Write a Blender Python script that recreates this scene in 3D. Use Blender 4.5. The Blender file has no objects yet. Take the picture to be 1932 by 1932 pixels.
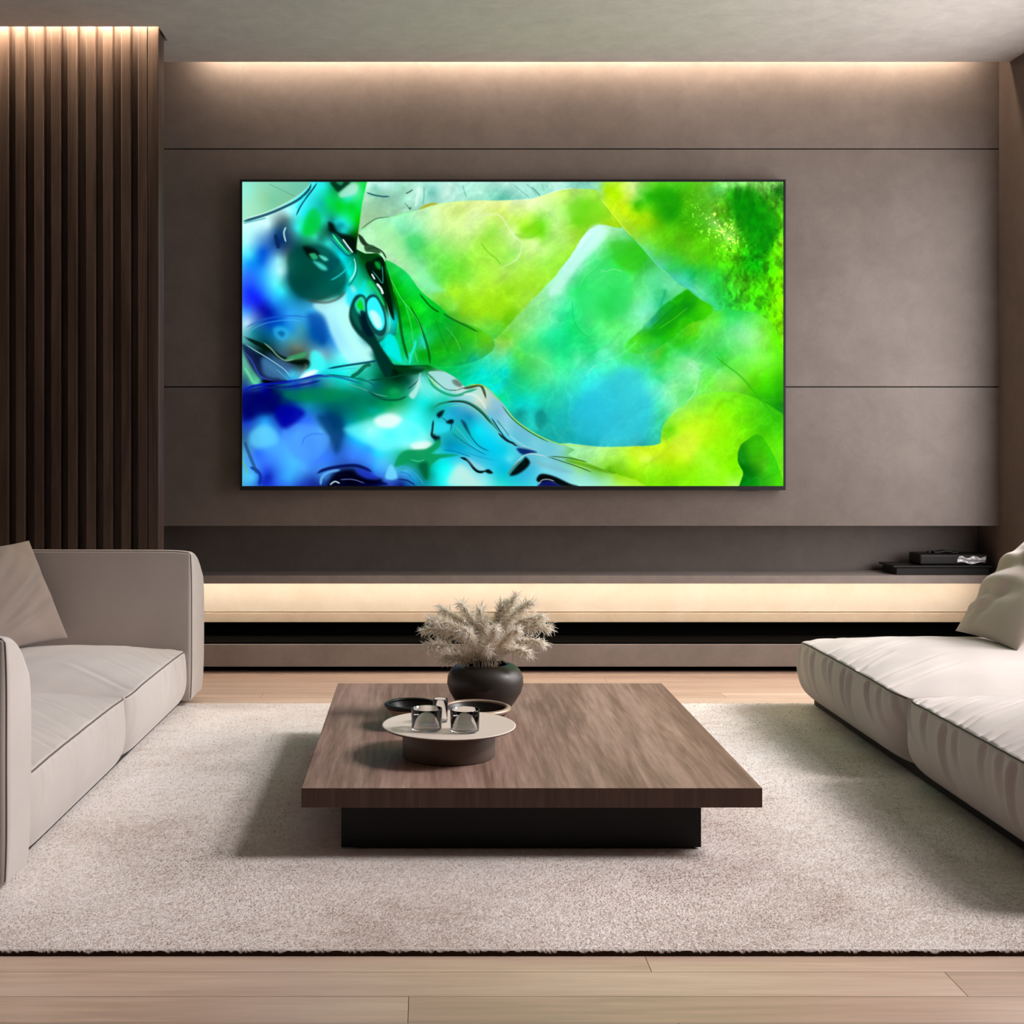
import bpy, bmesh, math, random
import numpy as np
from mathutils import Vector, Matrix
random.seed(4); RS = np.random.RandomState(4)
C = bpy.context.scene.collection
F = 2500.0; VX, VY = 800.0, 822.0; EYE = 1.35           # focal length, vanishing point (1932 px frame), eye height
def wx(px, y): return (px-VX)/F*y
def wz(py, y): return EYE-(py-VY)/F*y

# ------------------------------------------------------------------ scene helpers
def link(o, parent=None):
    C.objects.link(o)
    if parent is not None: o.parent = parent
    return o
def thing(name, label, cat, loc=(0,0,0), rz=0, group=None):
    o = link(bpy.data.objects.new(name, None)); o.location = loc; o.rotation_euler = (0,0,rz); o.empty_display_size = .1
    o['label'] = label; o['category'] = cat
    if group: o['group'] = group
    return o
def mesh_np(name, V, Fc, mat, parent=None, smooth=True):
    me = bpy.data.meshes.new(name)
    V = np.asarray(V, np.float32); Fc = np.asarray(Fc, np.int32)
    n, k = Fc.shape
    me.vertices.add(len(V)); me.vertices.foreach_set('co', V.ravel())
    me.loops.add(n*k); me.loops.foreach_set('vertex_index', Fc.ravel())
    me.polygons.add(n); me.polygons.foreach_set('loop_start', np.arange(0, n*k, k, dtype=np.int32))
    me.polygons.foreach_set('loop_total', np.full(n, k, np.int32))
    me.update(calc_edges=True); me.validate()
    me.polygons.foreach_set('use_smooth', np.full(len(me.polygons), smooth))
    me.materials.append(mat)
    return link(bpy.data.objects.new(name, me), parent)
def mesh_bm(name, bm, mat, parent=None, smooth=False):
    me = bpy.data.meshes.new(name); bm.normal_update(); bm.to_mesh(me); bm.free()
    if smooth:
        for p in me.polygons: p.use_smooth = True
    me.materials.append(mat)
    return link(bpy.data.objects.new(name, me), parent)
def add_box(bm, x0, x1, y0, y1, z0, z1):
    v = [bm.verts.new((x,y,z)) for x in (x0,x1) for y in (y0,y1) for z in (z0,z1)]
    for f in ((0,1,3,2),(4,6,7,5),(0,4,5,1),(2,3,7,6),(0,2,6,4),(1,5,7,3)): bm.faces.new([v[i] for i in f])
def boxes(name, bs, mat, parent=None, bevel=0, seg=2):
    bm = bmesh.new()
    for b in bs: add_box(bm, *b)
    bmesh.ops.recalc_face_normals(bm, faces=bm.faces)
    if bevel: bmesh.ops.bevel(bm, geom=list(bm.edges), offset=bevel, segments=seg, affect='EDGES', profile=.5)
    return mesh_bm(name, bm, mat, parent)
def structure(o): o['kind'] = 'structure'; return o
def lathe(name, prof, mat, parent=None, n=64, cx=0, cy=0, closed=False):
    """revolve (r, z) points around the vertical axis"""
    V, Fc = [], []
    m = len(prof)
    for r, z in prof:
        for k in range(n):
            a = 2*math.pi*k/n; V.append((cx+max(r,1e-5)*math.cos(a), cy+max(r,1e-5)*math.sin(a), z))
    for i in range(m if closed else m-1):
        j = (i+1) % m
        for k in range(n):
            l = (k+1) % n; Fc.append((i*n+k, i*n+l, j*n+l, j*n+k))
    o = mesh_np(name, V, Fc, mat, parent)
    bm = bmesh.new(); bm.from_mesh(o.data); bmesh.ops.remove_doubles(bm, verts=bm.verts, dist=2e-5)
    bmesh.ops.recalc_face_normals(bm, faces=bm.faces); bm.to_mesh(o.data); bm.free()
    return o
def tube(name, P, r, mat, parent=None, n=8):
    P = np.asarray(P, float); V, Fc = [], []
    for i, p in enumerate(P):
        t = P[min(i+1,len(P)-1)]-P[max(i-1,0)]; t /= np.linalg.norm(t)+1e-12
        a = np.cross(t, (0,0,1)); 
        if np.linalg.norm(a) < .2: a = np.cross(t, (1,0,0))
        a /= np.linalg.norm(a); b = np.cross(t, a)
        for k in range(n):
            w = 2*math.pi*k/n; V.append(p+r*(math.cos(w)*a+math.sin(w)*b))
    for i in range(len(P)-1):
        for k in range(n):
            l = (k+1) % n; Fc.append((i*n+k, i*n+l, (i+1)*n+l, (i+1)*n+k))
    return mesh_np(name, V, Fc, mat, parent)

# ------------------------------------------------------------------ materials
def nt(name):
    m = bpy.data.materials.new(name); m.use_nodes = True
    t = m.node_tree; b = t.nodes['Principled BSDF']
    return m, t, b
def N(t, kind, **kw):
    n = t.nodes.new(kind)
    for k, v in kw.items():
        if k in n.inputs.keys(): n.inputs[k].default_value = v
        else: setattr(n, k, v)
    return n
def plain(name, col, rough=.5, metal=0., spec=.5, **kw):
    m, t, b = nt(name)
    b.inputs['Base Color'].default_value = (*col, 1); b.inputs['Roughness'].default_value = rough
    b.inputs['Metallic'].default_value = metal; b.inputs['Specular IOR Level'].default_value = spec
    for k, v in kw.items(): b.inputs[k].default_value = v
    return m
def coords(t, scale=(1,1,1), kind='Object'):
    tc = N(t, 'ShaderNodeTexCoord'); mp = N(t, 'ShaderNodeMapping'); mp.inputs['Scale'].default_value = scale
    t.links.new(tc.outputs[kind], mp.inputs['Vector']); return mp.outputs['Vector']
def ramp(t, fac, stops):
    r = N(t, 'ShaderNodeValToRGB'); e = r.color_ramp.elements
    while len(e) < len(stops): e.new(.5)
    for k, (p, c) in enumerate(stops): e[k].position = p; e[k].color = (*c, 1)
    t.links.new(fac, r.inputs['Fac']); return r.outputs['Color']
def mixc(t, fac, a, b, mode='MIX'):
    m = N(t, 'ShaderNodeMix', data_type='RGBA', blend_type=mode)
    for s, v in ((m.inputs['Factor'], fac), (m.inputs[6], a), (m.inputs[7], b)):
        if hasattr(v, 'links'): t.links.new(v, s)
        elif isinstance(v, tuple): s.default_value = (*v, 1)
        else: s.default_value = v
    return m.outputs[2]
def bump(t, b, height, strength, dist):
    n = N(t, 'ShaderNodeBump'); n.inputs['Strength'].default_value = strength; n.inputs['Distance'].default_value = dist
    t.links.new(height, n.inputs['Height']); t.links.new(n.outputs['Normal'], b.inputs['Normal'])
def noise(t, vec, scale, detail=4, rough=.55, dist=0.):
    n = N(t, 'ShaderNodeTexNoise'); n.inputs['Scale'].default_value = scale; n.inputs['Detail'].default_value = detail
    n.inputs['Roughness'].default_value = rough; n.inputs['Distortion'].default_value = dist
    t.links.new(vec, n.inputs['Vector']); return n.outputs['Fac']
def plaster(name, c0, c1, rough=.6, scale=2.2, bmp=.05, spec=.35):
    m, t, b = nt(name); v = coords(t)
    big = noise(t, v, scale, 6, .62); fine = noise(t, v, 60, 3, .6)
    col = ramp(t, big, [(.3, c0), (.7, c1)])
    col = mixc(t, .16, col, ramp(t, noise(t, v, 7, 6, .68, .5), [(.3, (.2,.2,.2)), (.7, (.8,.8,.8))]), 'OVERLAY')
    col = mixc(t, .03, col, ramp(t, fine, [(.3, (0,0,0)), (.7, (1,1,1))]), 'OVERLAY')
    t.links.new(col, b.inputs['Base Color']); b.inputs['Roughness'].default_value = rough; b.inputs['Specular IOR Level'].default_value = spec
    bump(t, b, fine, bmp, .004); return m
def wood(name, cols, axis, rough=.42, scale=1., bmp=.08, spec=.4, tone=False, wave=6.):
    """grain running along the given axis"""
    m, t, b = nt(name)
    s = [14., 14., 14.]; s[axis] = .9
    v = coords(t, tuple(k*scale for k in s))
    if tone:
        at = N(t, 'ShaderNodeAttribute', attribute_name='tone'); cb = N(t, 'ShaderNodeVectorMath', operation='MULTIPLY_ADD')
        t.links.new(at.outputs['Vector'], cb.inputs[0]); cb.inputs[1].default_value = (37., 53., 71.); t.links.new(v, cb.inputs[2]); v = cb.outputs[0]
    g1 = noise(t, v, .55, 5, .6, .6); g2 = noise(t, v, 3.2, 4, .6, .3); g3 = noise(t, v, 14., 2, .5)
    wv = N(t, 'ShaderNodeMath', operation='MULTIPLY_ADD'); t.links.new(g1, wv.inputs[0]); wv.inputs[1].default_value = wave; t.links.new(g2, wv.inputs[2])
    fr = N(t, 'ShaderNodeMath', operation='PINGPONG'); t.links.new(wv.outputs[0], fr.inputs[0]); fr.inputs[1].default_value = 1.
    col = ramp(t, fr.outputs[0], [(0., cols[0]), (.55, cols[1]), (1., cols[2])])
    col = mixc(t, .22, col, ramp(t, g2, [(.3, (.12,.12,.12)), (.7, (.9,.9,.9))]), 'OVERLAY')
    if tone:
        sp = N(t, 'ShaderNodeSeparateXYZ'); t.links.new(at.outputs['Vector'], sp.inputs[0])
        col = mixc(t, .35, col, ramp(t, sp.outputs[0], [(0., (.33,.30,.27)), (1., (.66,.66,.66))]), 'OVERLAY')
    t.links.new(col, b.inputs['Base Color']); b.inputs['Roughness'].default_value = rough; b.inputs['Specular IOR Level'].default_value = spec
    bump(t, b, g3, bmp, .002); return m
def cloth(name, c0, c1, rough=.8, sheen=.25, bmp=.10):
    m, t, b = nt(name); v = coords(t)
    big = noise(t, v, 3.5, 4, .6); fine = noise(t, v, 420, 2, .6)
    col = ramp(t, big, [(.3, c0), (.7, c1)])
    t.links.new(col, b.inputs['Base Color']); b.inputs['Roughness'].default_value = rough
    b.inputs['Sheen Weight'].default_value = sheen; b.inputs['Sheen Roughness'].default_value = .5; b.inputs['Specular IOR Level'].default_value = .25
    bump(t, b, fine, bmp, .0012); return m
def emitter(name, col, strength):
    m, t, b = nt(name); t.nodes.remove(b); e = N(t, 'ShaderNodeEmission'); e.inputs['Color'].default_value = (*col, 1); e.inputs['Strength'].default_value = strength
    t.links.new(e.outputs[0], t.nodes['Material Output'].inputs['Surface']); return m

M = {}
M['wall'] = plaster('grey_brown_plaster', (.150,.124,.110), (.188,.158,.142), .50, 1.8)
M['ceiling'] = plaster('ceiling_paint', (.50,.465,.445), (.53,.495,.475), .8, 1.2, .03)
M['side'] = plaster('side_wall_plaster', (.120,.088,.073), (.145,.110,.093), .7)
M['backroom'] = plaster('rear_wall_plaster', (.20,.15,.12), (.23,.175,.14), .8)
M['slat'] = wood('dark_walnut_slats', ((.052,.030,.022), (.080,.049,.037), (.110,.070,.054)), 2, .45, 1.)
M['oak'] = wood('light_oak_planks', ((.50,.345,.258), (.59,.425,.33), (.66,.495,.395)), 0, .38, 1., .05, .4, True, 2.5)
M['gap'] = plain('floor_joint', (.12,.075,.05), .8)
M['walnut'] = wood('walnut_table_top', ((.200,.115,.087), (.290,.180,.142), (.360,.235,.190)), 1, .55, 1.2, .05, .22, False, 4.)
M['walnut_edge_shaded'] = wood('walnut_table_edge_shaded', ((.085,.048,.038), (.115,.068,.055), (.14,.086,.070)), 2, .6, 1.2, .04, .2, False, 3.)  # upright grain; colour darkened to carry the shade on the unlit table sides
M['black'] = plain('matte_black_lacquer', (.006,.006,.006), .55, 0, .25)
M['recess_shade'] = plain('black_recess_shade', (.0045,.004,.0035), .9, 0, .02)  # near-black colour stands in for the shade inside the console gaps
M['stone'] = plaster('grey_stone', (.27,.235,.215), (.33,.29,.27), .5, 3.)
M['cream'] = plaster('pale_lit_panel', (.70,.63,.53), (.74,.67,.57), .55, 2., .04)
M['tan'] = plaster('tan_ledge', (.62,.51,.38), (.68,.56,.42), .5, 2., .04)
M['sofa'] = cloth('light_grey_beige_upholstery', (.465,.412,.388), (.51,.457,.433))
M['seam'] = plain('dark_brown_piping', (.035,.024,.019), .7)
M['soft_seam'] = plain('taupe_piping', (.12,.09,.075), .7)
M['plinth'] = plain('sofa_plinth', (.012,.010,.009), .7)
M['taupe'] = cloth('taupe_cushion_cover', (.25,.192,.166), (.29,.228,.20), .75, .35)
M['beige'] = cloth('beige_cushion_cover', (.42,.345,.30), (.47,.395,.35), .6, .3)
M['vase'] = plain('dark_glazed_ceramic', (.032,.026,.022), .42, 0, .5)
M['bowl'] = plain('dark_bronze', (.075,.056,.043), .34, .55)
M['rim'] = plain('tan_polished_bronze', (.46,.34,.255), .38, .35)
M['inner'] = plain('black_bowl_inside', (.008,.007,.006), .4)
M['plate'] = plain('pale_stone_plate', (.78,.665,.59), .5)
M['drum'] = plain('brown_clay', (.125,.092,.074), .55)
M['bezel'] = plain('dark_grey_metal', (.022,.022,.025), .4, .6)
M['housing'] = plain('black_plastic', (.010,.010,.011), .6)
M['blackbox'] = plain('black_leather', (.010,.0095,.009), .5, 0, .35)
M['silver'] = plain('silver_paper', (.62,.63,.66), .35, .3)
M['warm_led'] = emitter('warm_led', (1., .79, .60), 85.)
M['slat_led'] = emitter('warm_slat_led', (1., .80, .56), 420.)
M['shelf_led'] = emitter('warm_shelf_led', (1., .84, .68), 31.)
m, t, b = nt('clear_glass')
b.inputs['Transmission Weight'].default_value = 1.; b.inputs['Roughness'].default_value = .02; b.inputs['IOR'].default_value = 1.45
b.inputs['Base Color'].default_value = (.98,.975,.97,1); M['glass'] = m
m, t, b = nt('dried_plume')
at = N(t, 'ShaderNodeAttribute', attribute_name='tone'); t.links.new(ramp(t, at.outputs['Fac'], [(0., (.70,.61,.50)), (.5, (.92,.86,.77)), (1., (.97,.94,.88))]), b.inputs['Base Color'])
b.inputs['Roughness'].default_value = .8; b.inputs['Specular IOR Level'].default_value = .2
tl = N(t, 'ShaderNodeBsdfTranslucent'); t.links.new(b.inputs['Base Color'].links[0].from_socket, tl.inputs['Color']); mx = N(t, 'ShaderNodeMixShader'); mx.inputs[0].default_value = .6
t.links.new(b.outputs[0], mx.inputs[1]); t.links.new(tl.outputs[0], mx.inputs[2]); t.links.new(mx.outputs[0], t.nodes['Material Output'].inputs['Surface']); M['plume'] = m
def rug_mat(name, pile):
    m, t, b = nt(name); v = coords(t)
    big = noise(t, v, 1.6, 5, .62, .4); mid = noise(t, coords(t, (5,9,5)), 2.2, 4, .65)
    col = ramp(t, big, [(.28, (.68,.585,.545)), (.5, (.81,.735,.70)), (.72, (.87,.81,.79))])
    col = mixc(t, .28, col, ramp(t, mid, [(.32, (.25,.24,.23)), (.68, (.75,.75,.75))]), 'OVERLAY')
    if pile:
        at = N(t, 'ShaderNodeAttribute', attribute_name='tone')
        col = mixc(t, .40, col, ramp(t, at.outputs['Fac'], [(0., (.26,.25,.24)), (1., (.76,.76,.76))]), 'OVERLAY')
    else:
        f = noise(t, v, 300, 2, .6); bump(t, b, f, .5, .006)
    t.links.new(col, b.inputs['Base Color']); b.inputs['Roughness'].default_value = .95; b.inputs['Specular IOR Level'].default_value = .1
    if pile:
        tl = N(t, 'ShaderNodeBsdfTranslucent'); t.links.new(col, tl.inputs['Color']); mx = N(t, 'ShaderNodeMixShader'); mx.inputs[0].default_value = .35
        t.links.new(b.outputs[0], mx.inputs[1]); t.links.new(tl.outputs[0], mx.inputs[2]); t.links.new(mx.outputs[0], t.nodes['Material Output'].inputs['Surface'])
    b.inputs['Sheen Weight'].default_value = .15; return m
M['rug'] = rug_mat('rug_backing', False); M['pile'] = rug_mat('rug_pile', True)
M['binding'] = plain('dark_brown_rug_binding', (.035,.020,.014), .9, 0, .1)
# ------------------------------------------------------------------ the picture shown on the television
# abstract liquid / mineral colours, evaluated on a grid and stored as a colour attribute of the display mesh
PX0, PX1, PY0, PY1 = 457.0, 1478.0, 343.0, 917.0
TILE_COLOURS = {
(455,340): """100,150,96f0d8 100,400,a8ecca 400,250,78cda5 700,120,70c8aa 500,80,80d0b0 250,200,98d8a8 620,220,80c8a0 150,620,bcfcff 350,560,d0ffff 80,780,a8faff 100,920,50f0ff
260,900,0050d8 100,1050,109cff 260,1010,0060e0 100,1200,3070ff 100,1400,1030ff 60,1560,3050ff 200,1480,1020ff 250,1600,1010b0 350,1650,0010a0 80,1790,d0e8ff 60,1650,40a0ff 150,1900,108090
470,780,002870 460,640,104878 500,560,305868 560,500,506a70 600,400,b0ffff 460,1000,a0fbff 500,1150,c0ffff 430,1300,60ffff 300,1200,30b8ff 520,1390,30f0ff 400,1500,2090ff 570,920,406070 630,650,407888
720,850,00484a 850,850,003020 700,1050,006a5a 800,1150,005038 650,1300,003a40 850,1330,003540 750,1420,004a58 580,1200,207080 950,1150,005040 1100,1100,005a58 1150,1320,009a8c 1000,1400,108a80
1000,1500,4a6a62 1250,1420,006858 1320,1250,10c0b8 1250,950,00f0ff 1350,1150,00fff8 1080,780,30e8d8 900,500,00c840 850,620,00d840 700,600,30ffff 1000,300,10b8a8 780,400,20f0ff 1040,500,20e0c0
1100,260,00e060 1250,320,00d810 1380,330,00d020 1200,60,006000 1050,80,20f0e8 1400,130,a0f0d8 1330,230,20f0d0 1550,100,00e840 1500,350,00e850 1450,500,00d800 1280,500,20f0e8 1350,560,20e8d8 1200,520,20d8d0 1290,640,20e0d8
1270,560,009090 1150,480,108878 1400,660,006010 1430,800,001a08 1330,780,002008 1140,620,001810 900,1620,40c0ff 1150,1600,b0fff8 1300,1500,40f8ff 1250,1750,80ffff 950,1800,1a70e0 900,1880,0060b0 600,1700,30a8ff
500,1780,0058c8 350,1800,0040b8 650,1880,2a90d8 500,1900,00a0d0 750,1870,40a0b0 700,760,206870 1000,720,107860 920,700,40e8c8 1600,60,d8fff0 1680,330,90c8a0 1560,430,a8d8a8 1600,1050,003808 1500,1000,006820""",
(455,630): """500,20,30a8e0 100,20,40a0b0 650,60,40a0b0 700,170,707868 900,40,0058a8 1020,100,0058a0 1200,80,3aa0ff 1350,120,60d8ff 1500,250,b8ffff 1250,260,70ffff 1650,60,006858 1690,250,006048 1080,270,70a8b8
950,270,a0ffff 980,400,00ffff 850,490,f0ffff 650,500,40e8ff 600,430,4068a8 350,420,4080a8 400,500,30688a 200,300,081830 300,340,204080 100,400,60b098 200,600,60e8a8 60,560,306878 60,330,60b0a0 350,600,000008
700,330,10200c 780,380,000800 300,200,001808 1200,520,00e8e8 1350,560,20e8e0 1600,440,20c0a8 1500,560,009a70 1700,500,008858 1600,600,30c0b0 60,690,1020a8 300,650,0000b8 700,620,102ac0 900,580,1040a8
200,770,000060 500,760,004a58 800,760,008058 1100,760,008858 1400,780,00785a 1650,850,007a50 1100,620,30a098 850,900,1090b0 80,850,082060 100,1000,000068 400,950,001060 600,1000,0000a0 560,1130,0818b0
700,1050,2050e8 850,1080,3070ff 1100,1050,003a78 1180,1150,003a68 1300,960,006a70 1500,1050,00a080 1600,1000,00a880 1700,1100,80f8d8 1400,1220,00d8ff 1600,1210,b8fffa 1550,1300,20f8ff 300,1080,20a0ff
280,1220,58d8ff 300,1330,50d0ff 100,1150,2050c8 50,1080,1030c8 560,1250,3880ff 700,1250,50b8ff 1000,1220,58c0ff 850,1350,4088ff 1000,1400,48a0ff 1200,1300,3060b8 1200,1420,2058b0 1400,1420,3890ff
1600,1420,28a8ff 1700,1500,20e0ff 500,1450,48a8ff 200,1500,2a68ff 350,1600,3880ff 650,1620,48c0ff 900,1560,3a80ff 1100,1550,3078ff 1400,1550,3a80ff 300,1700,2a58f0 350,1790,0a20b0 250,1850,1030c8
600,1800,38b0ff 450,1850,3070f8 150,1800,50d0ff 50,1300,306898 50,1500,50a8d8 800,1700,48a8ff 1600,1600,3a98ff 1700,1680,30b0ff 900,1830,1838a8 750,1900,2040c0 1100,1870,081858 1400,1800,000010
1600,1760,1830b0 1050,1780,4090e0""",
(690,630): """300,180,00e8e8 250,60,10e060 500,200,00b818 560,250,20e0c0 700,250,00a800 720,80,20e0c0 900,150,10b010 1100,150,20a818 1250,80,28c018 1500,100,60c818 1700,150,98e050 1650,250,60e8a0 1100,320,10b830
1350,350,08b890 1450,480,00e8d8 1200,560,00d090 1050,450,08c850 1650,550,10e0a8 1650,700,00f0e0 500,430,003808 800,430,006a10 350,400,000800 200,430,006850 150,520,006048 400,560,002a14 550,600,005848
100,640,006a68 350,720,009a50 100,760,007860 300,880,00a058 450,850,10a860 80,950,00a8a0 200,970,00b888 100,1050,10b080 300,1060,e8fff8 60,1200,c8fffa 600,1000,48ffff 700,850,10f0e8 300,1250,00ffff
600,1250,10fff8 700,1100,38f8f0 700,1400,f8fff8 500,1380,80ffff 300,1400,40f0ff 50,1420,28b8ff 60,1560,4898ff 200,1620,50c0ff 120,1780,3068e0 50,1800,1030c0 720,550,50e0d8 660,620,a8f0e8 800,600,50d8b8
900,700,90f0e8 1000,550,a8e8e0 1100,600,90c0b8 1150,690,d8e8e0 1350,760,a8e8e8 1000,820,20d8b8 800,850,10e8d8 850,920,10a888 1400,830,d0e8d0 1500,870,d0d8c0 1600,850,90c8d8 1650,1000,78b8d8 1700,1120,80c8d8
1100,960,20a0d0 1300,1030,1090c0 1050,1020,20b8e0 950,1170,28d8e8 1000,1210,20c8e0 1400,1200,00e8ff 1550,1350,00d8f8 1150,1200,20b8a8 1250,1330,20b0b8 1000,1300,10a8b8 1050,1420,0090c0 1200,1450,00a8d8
1450,1530,20b8e0 900,1500,30d8d8 1600,1650,20c8e8 550,1500,089a58 800,1450,10a868 450,1620,0a9860 650,1600,0a8a50 750,1750,006840 900,1700,08e8e8 1000,1650,00fff8 950,1850,20f8f8 1200,1700,b0f8f0
1300,1850,a0e8e0 1500,1850,98f0f0 500,1720,48c0ff 600,1820,20a8e8 350,1720,48b8f8 300,1850,3060c8 450,1880,0a1878 50,1850,000870 1650,1800,20d0d8 40,180,c8ffff 60,80,006050""",
(690,340): """100,90,78d0b8 200,50,c0f0e8 450,80,90d8b8 500,250,a8e8d0 150,350,98c8a0 400,340,90c8a8 700,150,d8fff0 780,150,60c0b0 1000,150,d0f8e8 1200,90,a8e8d8 1420,140,b8f8e0 1600,130,90e0c8 1700,210,50b8a0
100,700,b0f0b8 250,650,a8f8c0 400,620,70e0a0 600,560,a0f8c0 350,750,a8e8b0 550,720,58d878 450,880,98e8a8 450,1000,b0e8b0 620,830,50e080 800,700,a8f898 900,500,d8f8a8 1200,380,d8f880 1400,450,e0f8b0
1650,400,d8f070 1300,600,d8f8a0 1600,650,98e848 1500,750,a0e840 1700,850,b8f860 1000,880,88f060 1200,900,a8f868 1050,1000,68e840 800,900,70e858 650,900,50d870 700,1100,90f8a0 850,1100,70e860 950,1250,60e040
700,1250,88f8a0 850,1350,80f8b0 1200,1100,70e830 1450,1000,a0f040 1650,1100,b0f050 1300,1300,a0f050 1550,1300,b0f038 1100,1430,a8f020 900,1480,88e840 1100,1550,80e050 1300,1500,98e818 1600,1500,a0e818
1200,1650,78c818 1000,1650,30b820 1450,1700,98e018 1700,1700,90e018 1300,1800,60d040 1500,1830,70d838 1700,1850,58d030 350,1060,20d858 500,1220,10e060 330,1200,08b818 400,1350,00c008 600,1400,08d840
550,1600,08d010 650,1650,08e020 750,1550,00d028 900,1750,00c020 1050,1850,08a828 420,1600,009808 480,1800,00b020 600,1850,00c018 250,1350,004800 260,1600,003808 100,1000,005018 170,1060,00a838 120,1180,001004
60,1300,10d870 40,1400,20e0c0 60,1550,20f8ff 120,1650,90fff8 150,1780,d0ffff 200,1300,102820 330,1750,00e8e8""",
(940,340): """100,60,b8e8d8 100,200,70c8b0 350,130,a8e8d8 600,90,90d8c0 750,70,c8f8e8 1000,60,80d0b8 1250,70,88d8b8 200,310,e0f8b0 450,300,e0f8b0 800,200,c0f068 1000,170,a0d860 100,400,e0f880 350,430,d0f870
300,600,a0f020 480,640,78e808 550,590,60e010 150,700,d8f8a8 420,760,d8f8a0 650,400,c0f890 750,560,c8f890 900,350,98f050 1100,300,78e820 980,520,70e018 1200,450,98e830 1350,500,a0e020 1450,580,a0d810
1080,650,88d820 950,680,a8e838 100,850,a8f060 180,900,98f060 350,880,d0f890 600,850,c0f880 850,750,b8f870 60,1000,a0f050 300,1030,b0f060 600,1000,98f048 800,930,a0f040 100,1150,b8f060 400,1150,a8f040
650,1130,a0f040 100,1350,98e818 350,1300,a0e828 500,1250,a0e830 150,1550,a0e820 400,1450,a0e840 120,1680,68c808 300,1620,98e840 60,1800,60c810 1280,640,d0fff0 1150,800,c8fff0 1000,1000,b0f8e0 850,1130,b0f8e0
700,1250,b8f8c8 650,1350,90f0b0 800,1400,a0f8d0 500,1500,98f098 600,1600,80f0a8 400,1680,80e880 400,1850,88f090 650,1750,68f0a8 830,1650,20e088 900,1850,10e070 700,1880,28e8a0 1050,1250,30e870 1000,1400,20e868
1200,1050,48f080 1150,1150,60f090 1400,900,48e860 1550,900,38e048 1550,1050,30e030 1700,850,30c818 1650,1100,38d830 1450,680,90f098 1600,680,70e080 1350,1200,58f080 1600,1250,48e868 1300,1350,40f070
1450,1350,28e050 1400,1600,18d838 1250,1600,30e860 1000,1600,28e880 1150,1500,40f088 1100,1750,40f080 1300,1780,58f078 1600,1500,40e868 1600,1700,60f090 1750,1450,70e890 1750,1750,78f8a8 1500,1850,58f070
1350,100,b0f000 1500,150,b0f000 1600,200,d8f850 1700,80,e0f8a0 1750,300,28b000 1400,300,c8f818 1550,350,c8f010 1700,450,a8e000 1650,550,a8e018 1750,650,98e020""",
(940,630): """100,60,60d028 150,120,90e058 50,230,70e080 50,450,00e0d0 30,600,00e8e8 250,300,48d848 300,150,40e070 550,80,28e888 700,200,20e088 850,280,18e080 500,300,60e880 400,450,40d870 250,550,18d080 120,650,10c8a0
600,550,58f0a0 700,450,48e890 900,400,38f0a0 1050,120,18e078 1200,200,20d870 1300,230,60f0b8 1000,300,58f0a8 1450,130,60f090 1650,150,40d838 1750,60,40d010 1600,280,38d860 1400,350,48f0b0 1200,400,40f0c0
1200,550,30e8d8 1000,600,38e8c8 800,650,38e8b0 600,700,28e0a0 400,700,28d890 300,750,10d8a0 50,760,10d880 250,820,00d8d0 420,880,10e8d8 200,900,10e0c8 300,1010,109088 400,1050,20d8d0 540,1020,10988a 560,1100,109890
700,900,20c8b0 700,1050,18b8b0 900,800,28d8d0 1000,750,28d8d8 1150,800,28d0e0 1050,950,20c0d8 1200,950,28c8e0 1350,750,38e0e0 1500,600,48e8d8 1650,450,48f0c0 1400,900,30d0e0 1600,800,48e0d8 1750,600,58f0d0
1700,900,48e0d0 1100,1150,20b8c8 900,1200,18b0b0 750,1250,18b0a8 1200,1250,20b8c8 1000,1330,18b0b8 1450,1150,38c8d8 1500,1300,40d0d8 1700,1250,40c8c8 1750,1350,30b0b0 450,1150,20c8b8 100,1050,90d0e8
200,1150,70c0d8 350,1280,68c0d8 450,1380,78d0e0 650,1420,68c8d8 800,1420,88d8d0 80,1200,88d8e8 250,1320,60c0d8 950,1480,a0f0b0 1200,1500,a8f090 1400,1520,b0f870 1700,1470,c8f020 1600,1600,b0f838 1300,1580,b0f868
1750,1600,b8f818 950,1570,68c838 1000,1620,90e038 1250,1680,60b810 1400,1720,60b808 1600,1700,90e018 1500,1800,98e018 1750,1800,90e008 500,1560,70c8d8 700,1620,78c8d8 900,1700,88d8d8 1100,1780,90e0c8
1200,1850,98e8c8 1400,1830,a0f098 1550,1880,b0f850 450,1680,48c0e0 300,1780,30b8e0 600,1680,80e0e8 800,1780,80d8e8 1000,1880,a0f0e0 60,1450,00d0e8 100,1600,20c8e8 60,1700,00c0e0 130,1570,60e8f8 60,1850,20d8d0
350,1880,30d0e0 250,1650,20b0c8""",
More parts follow.
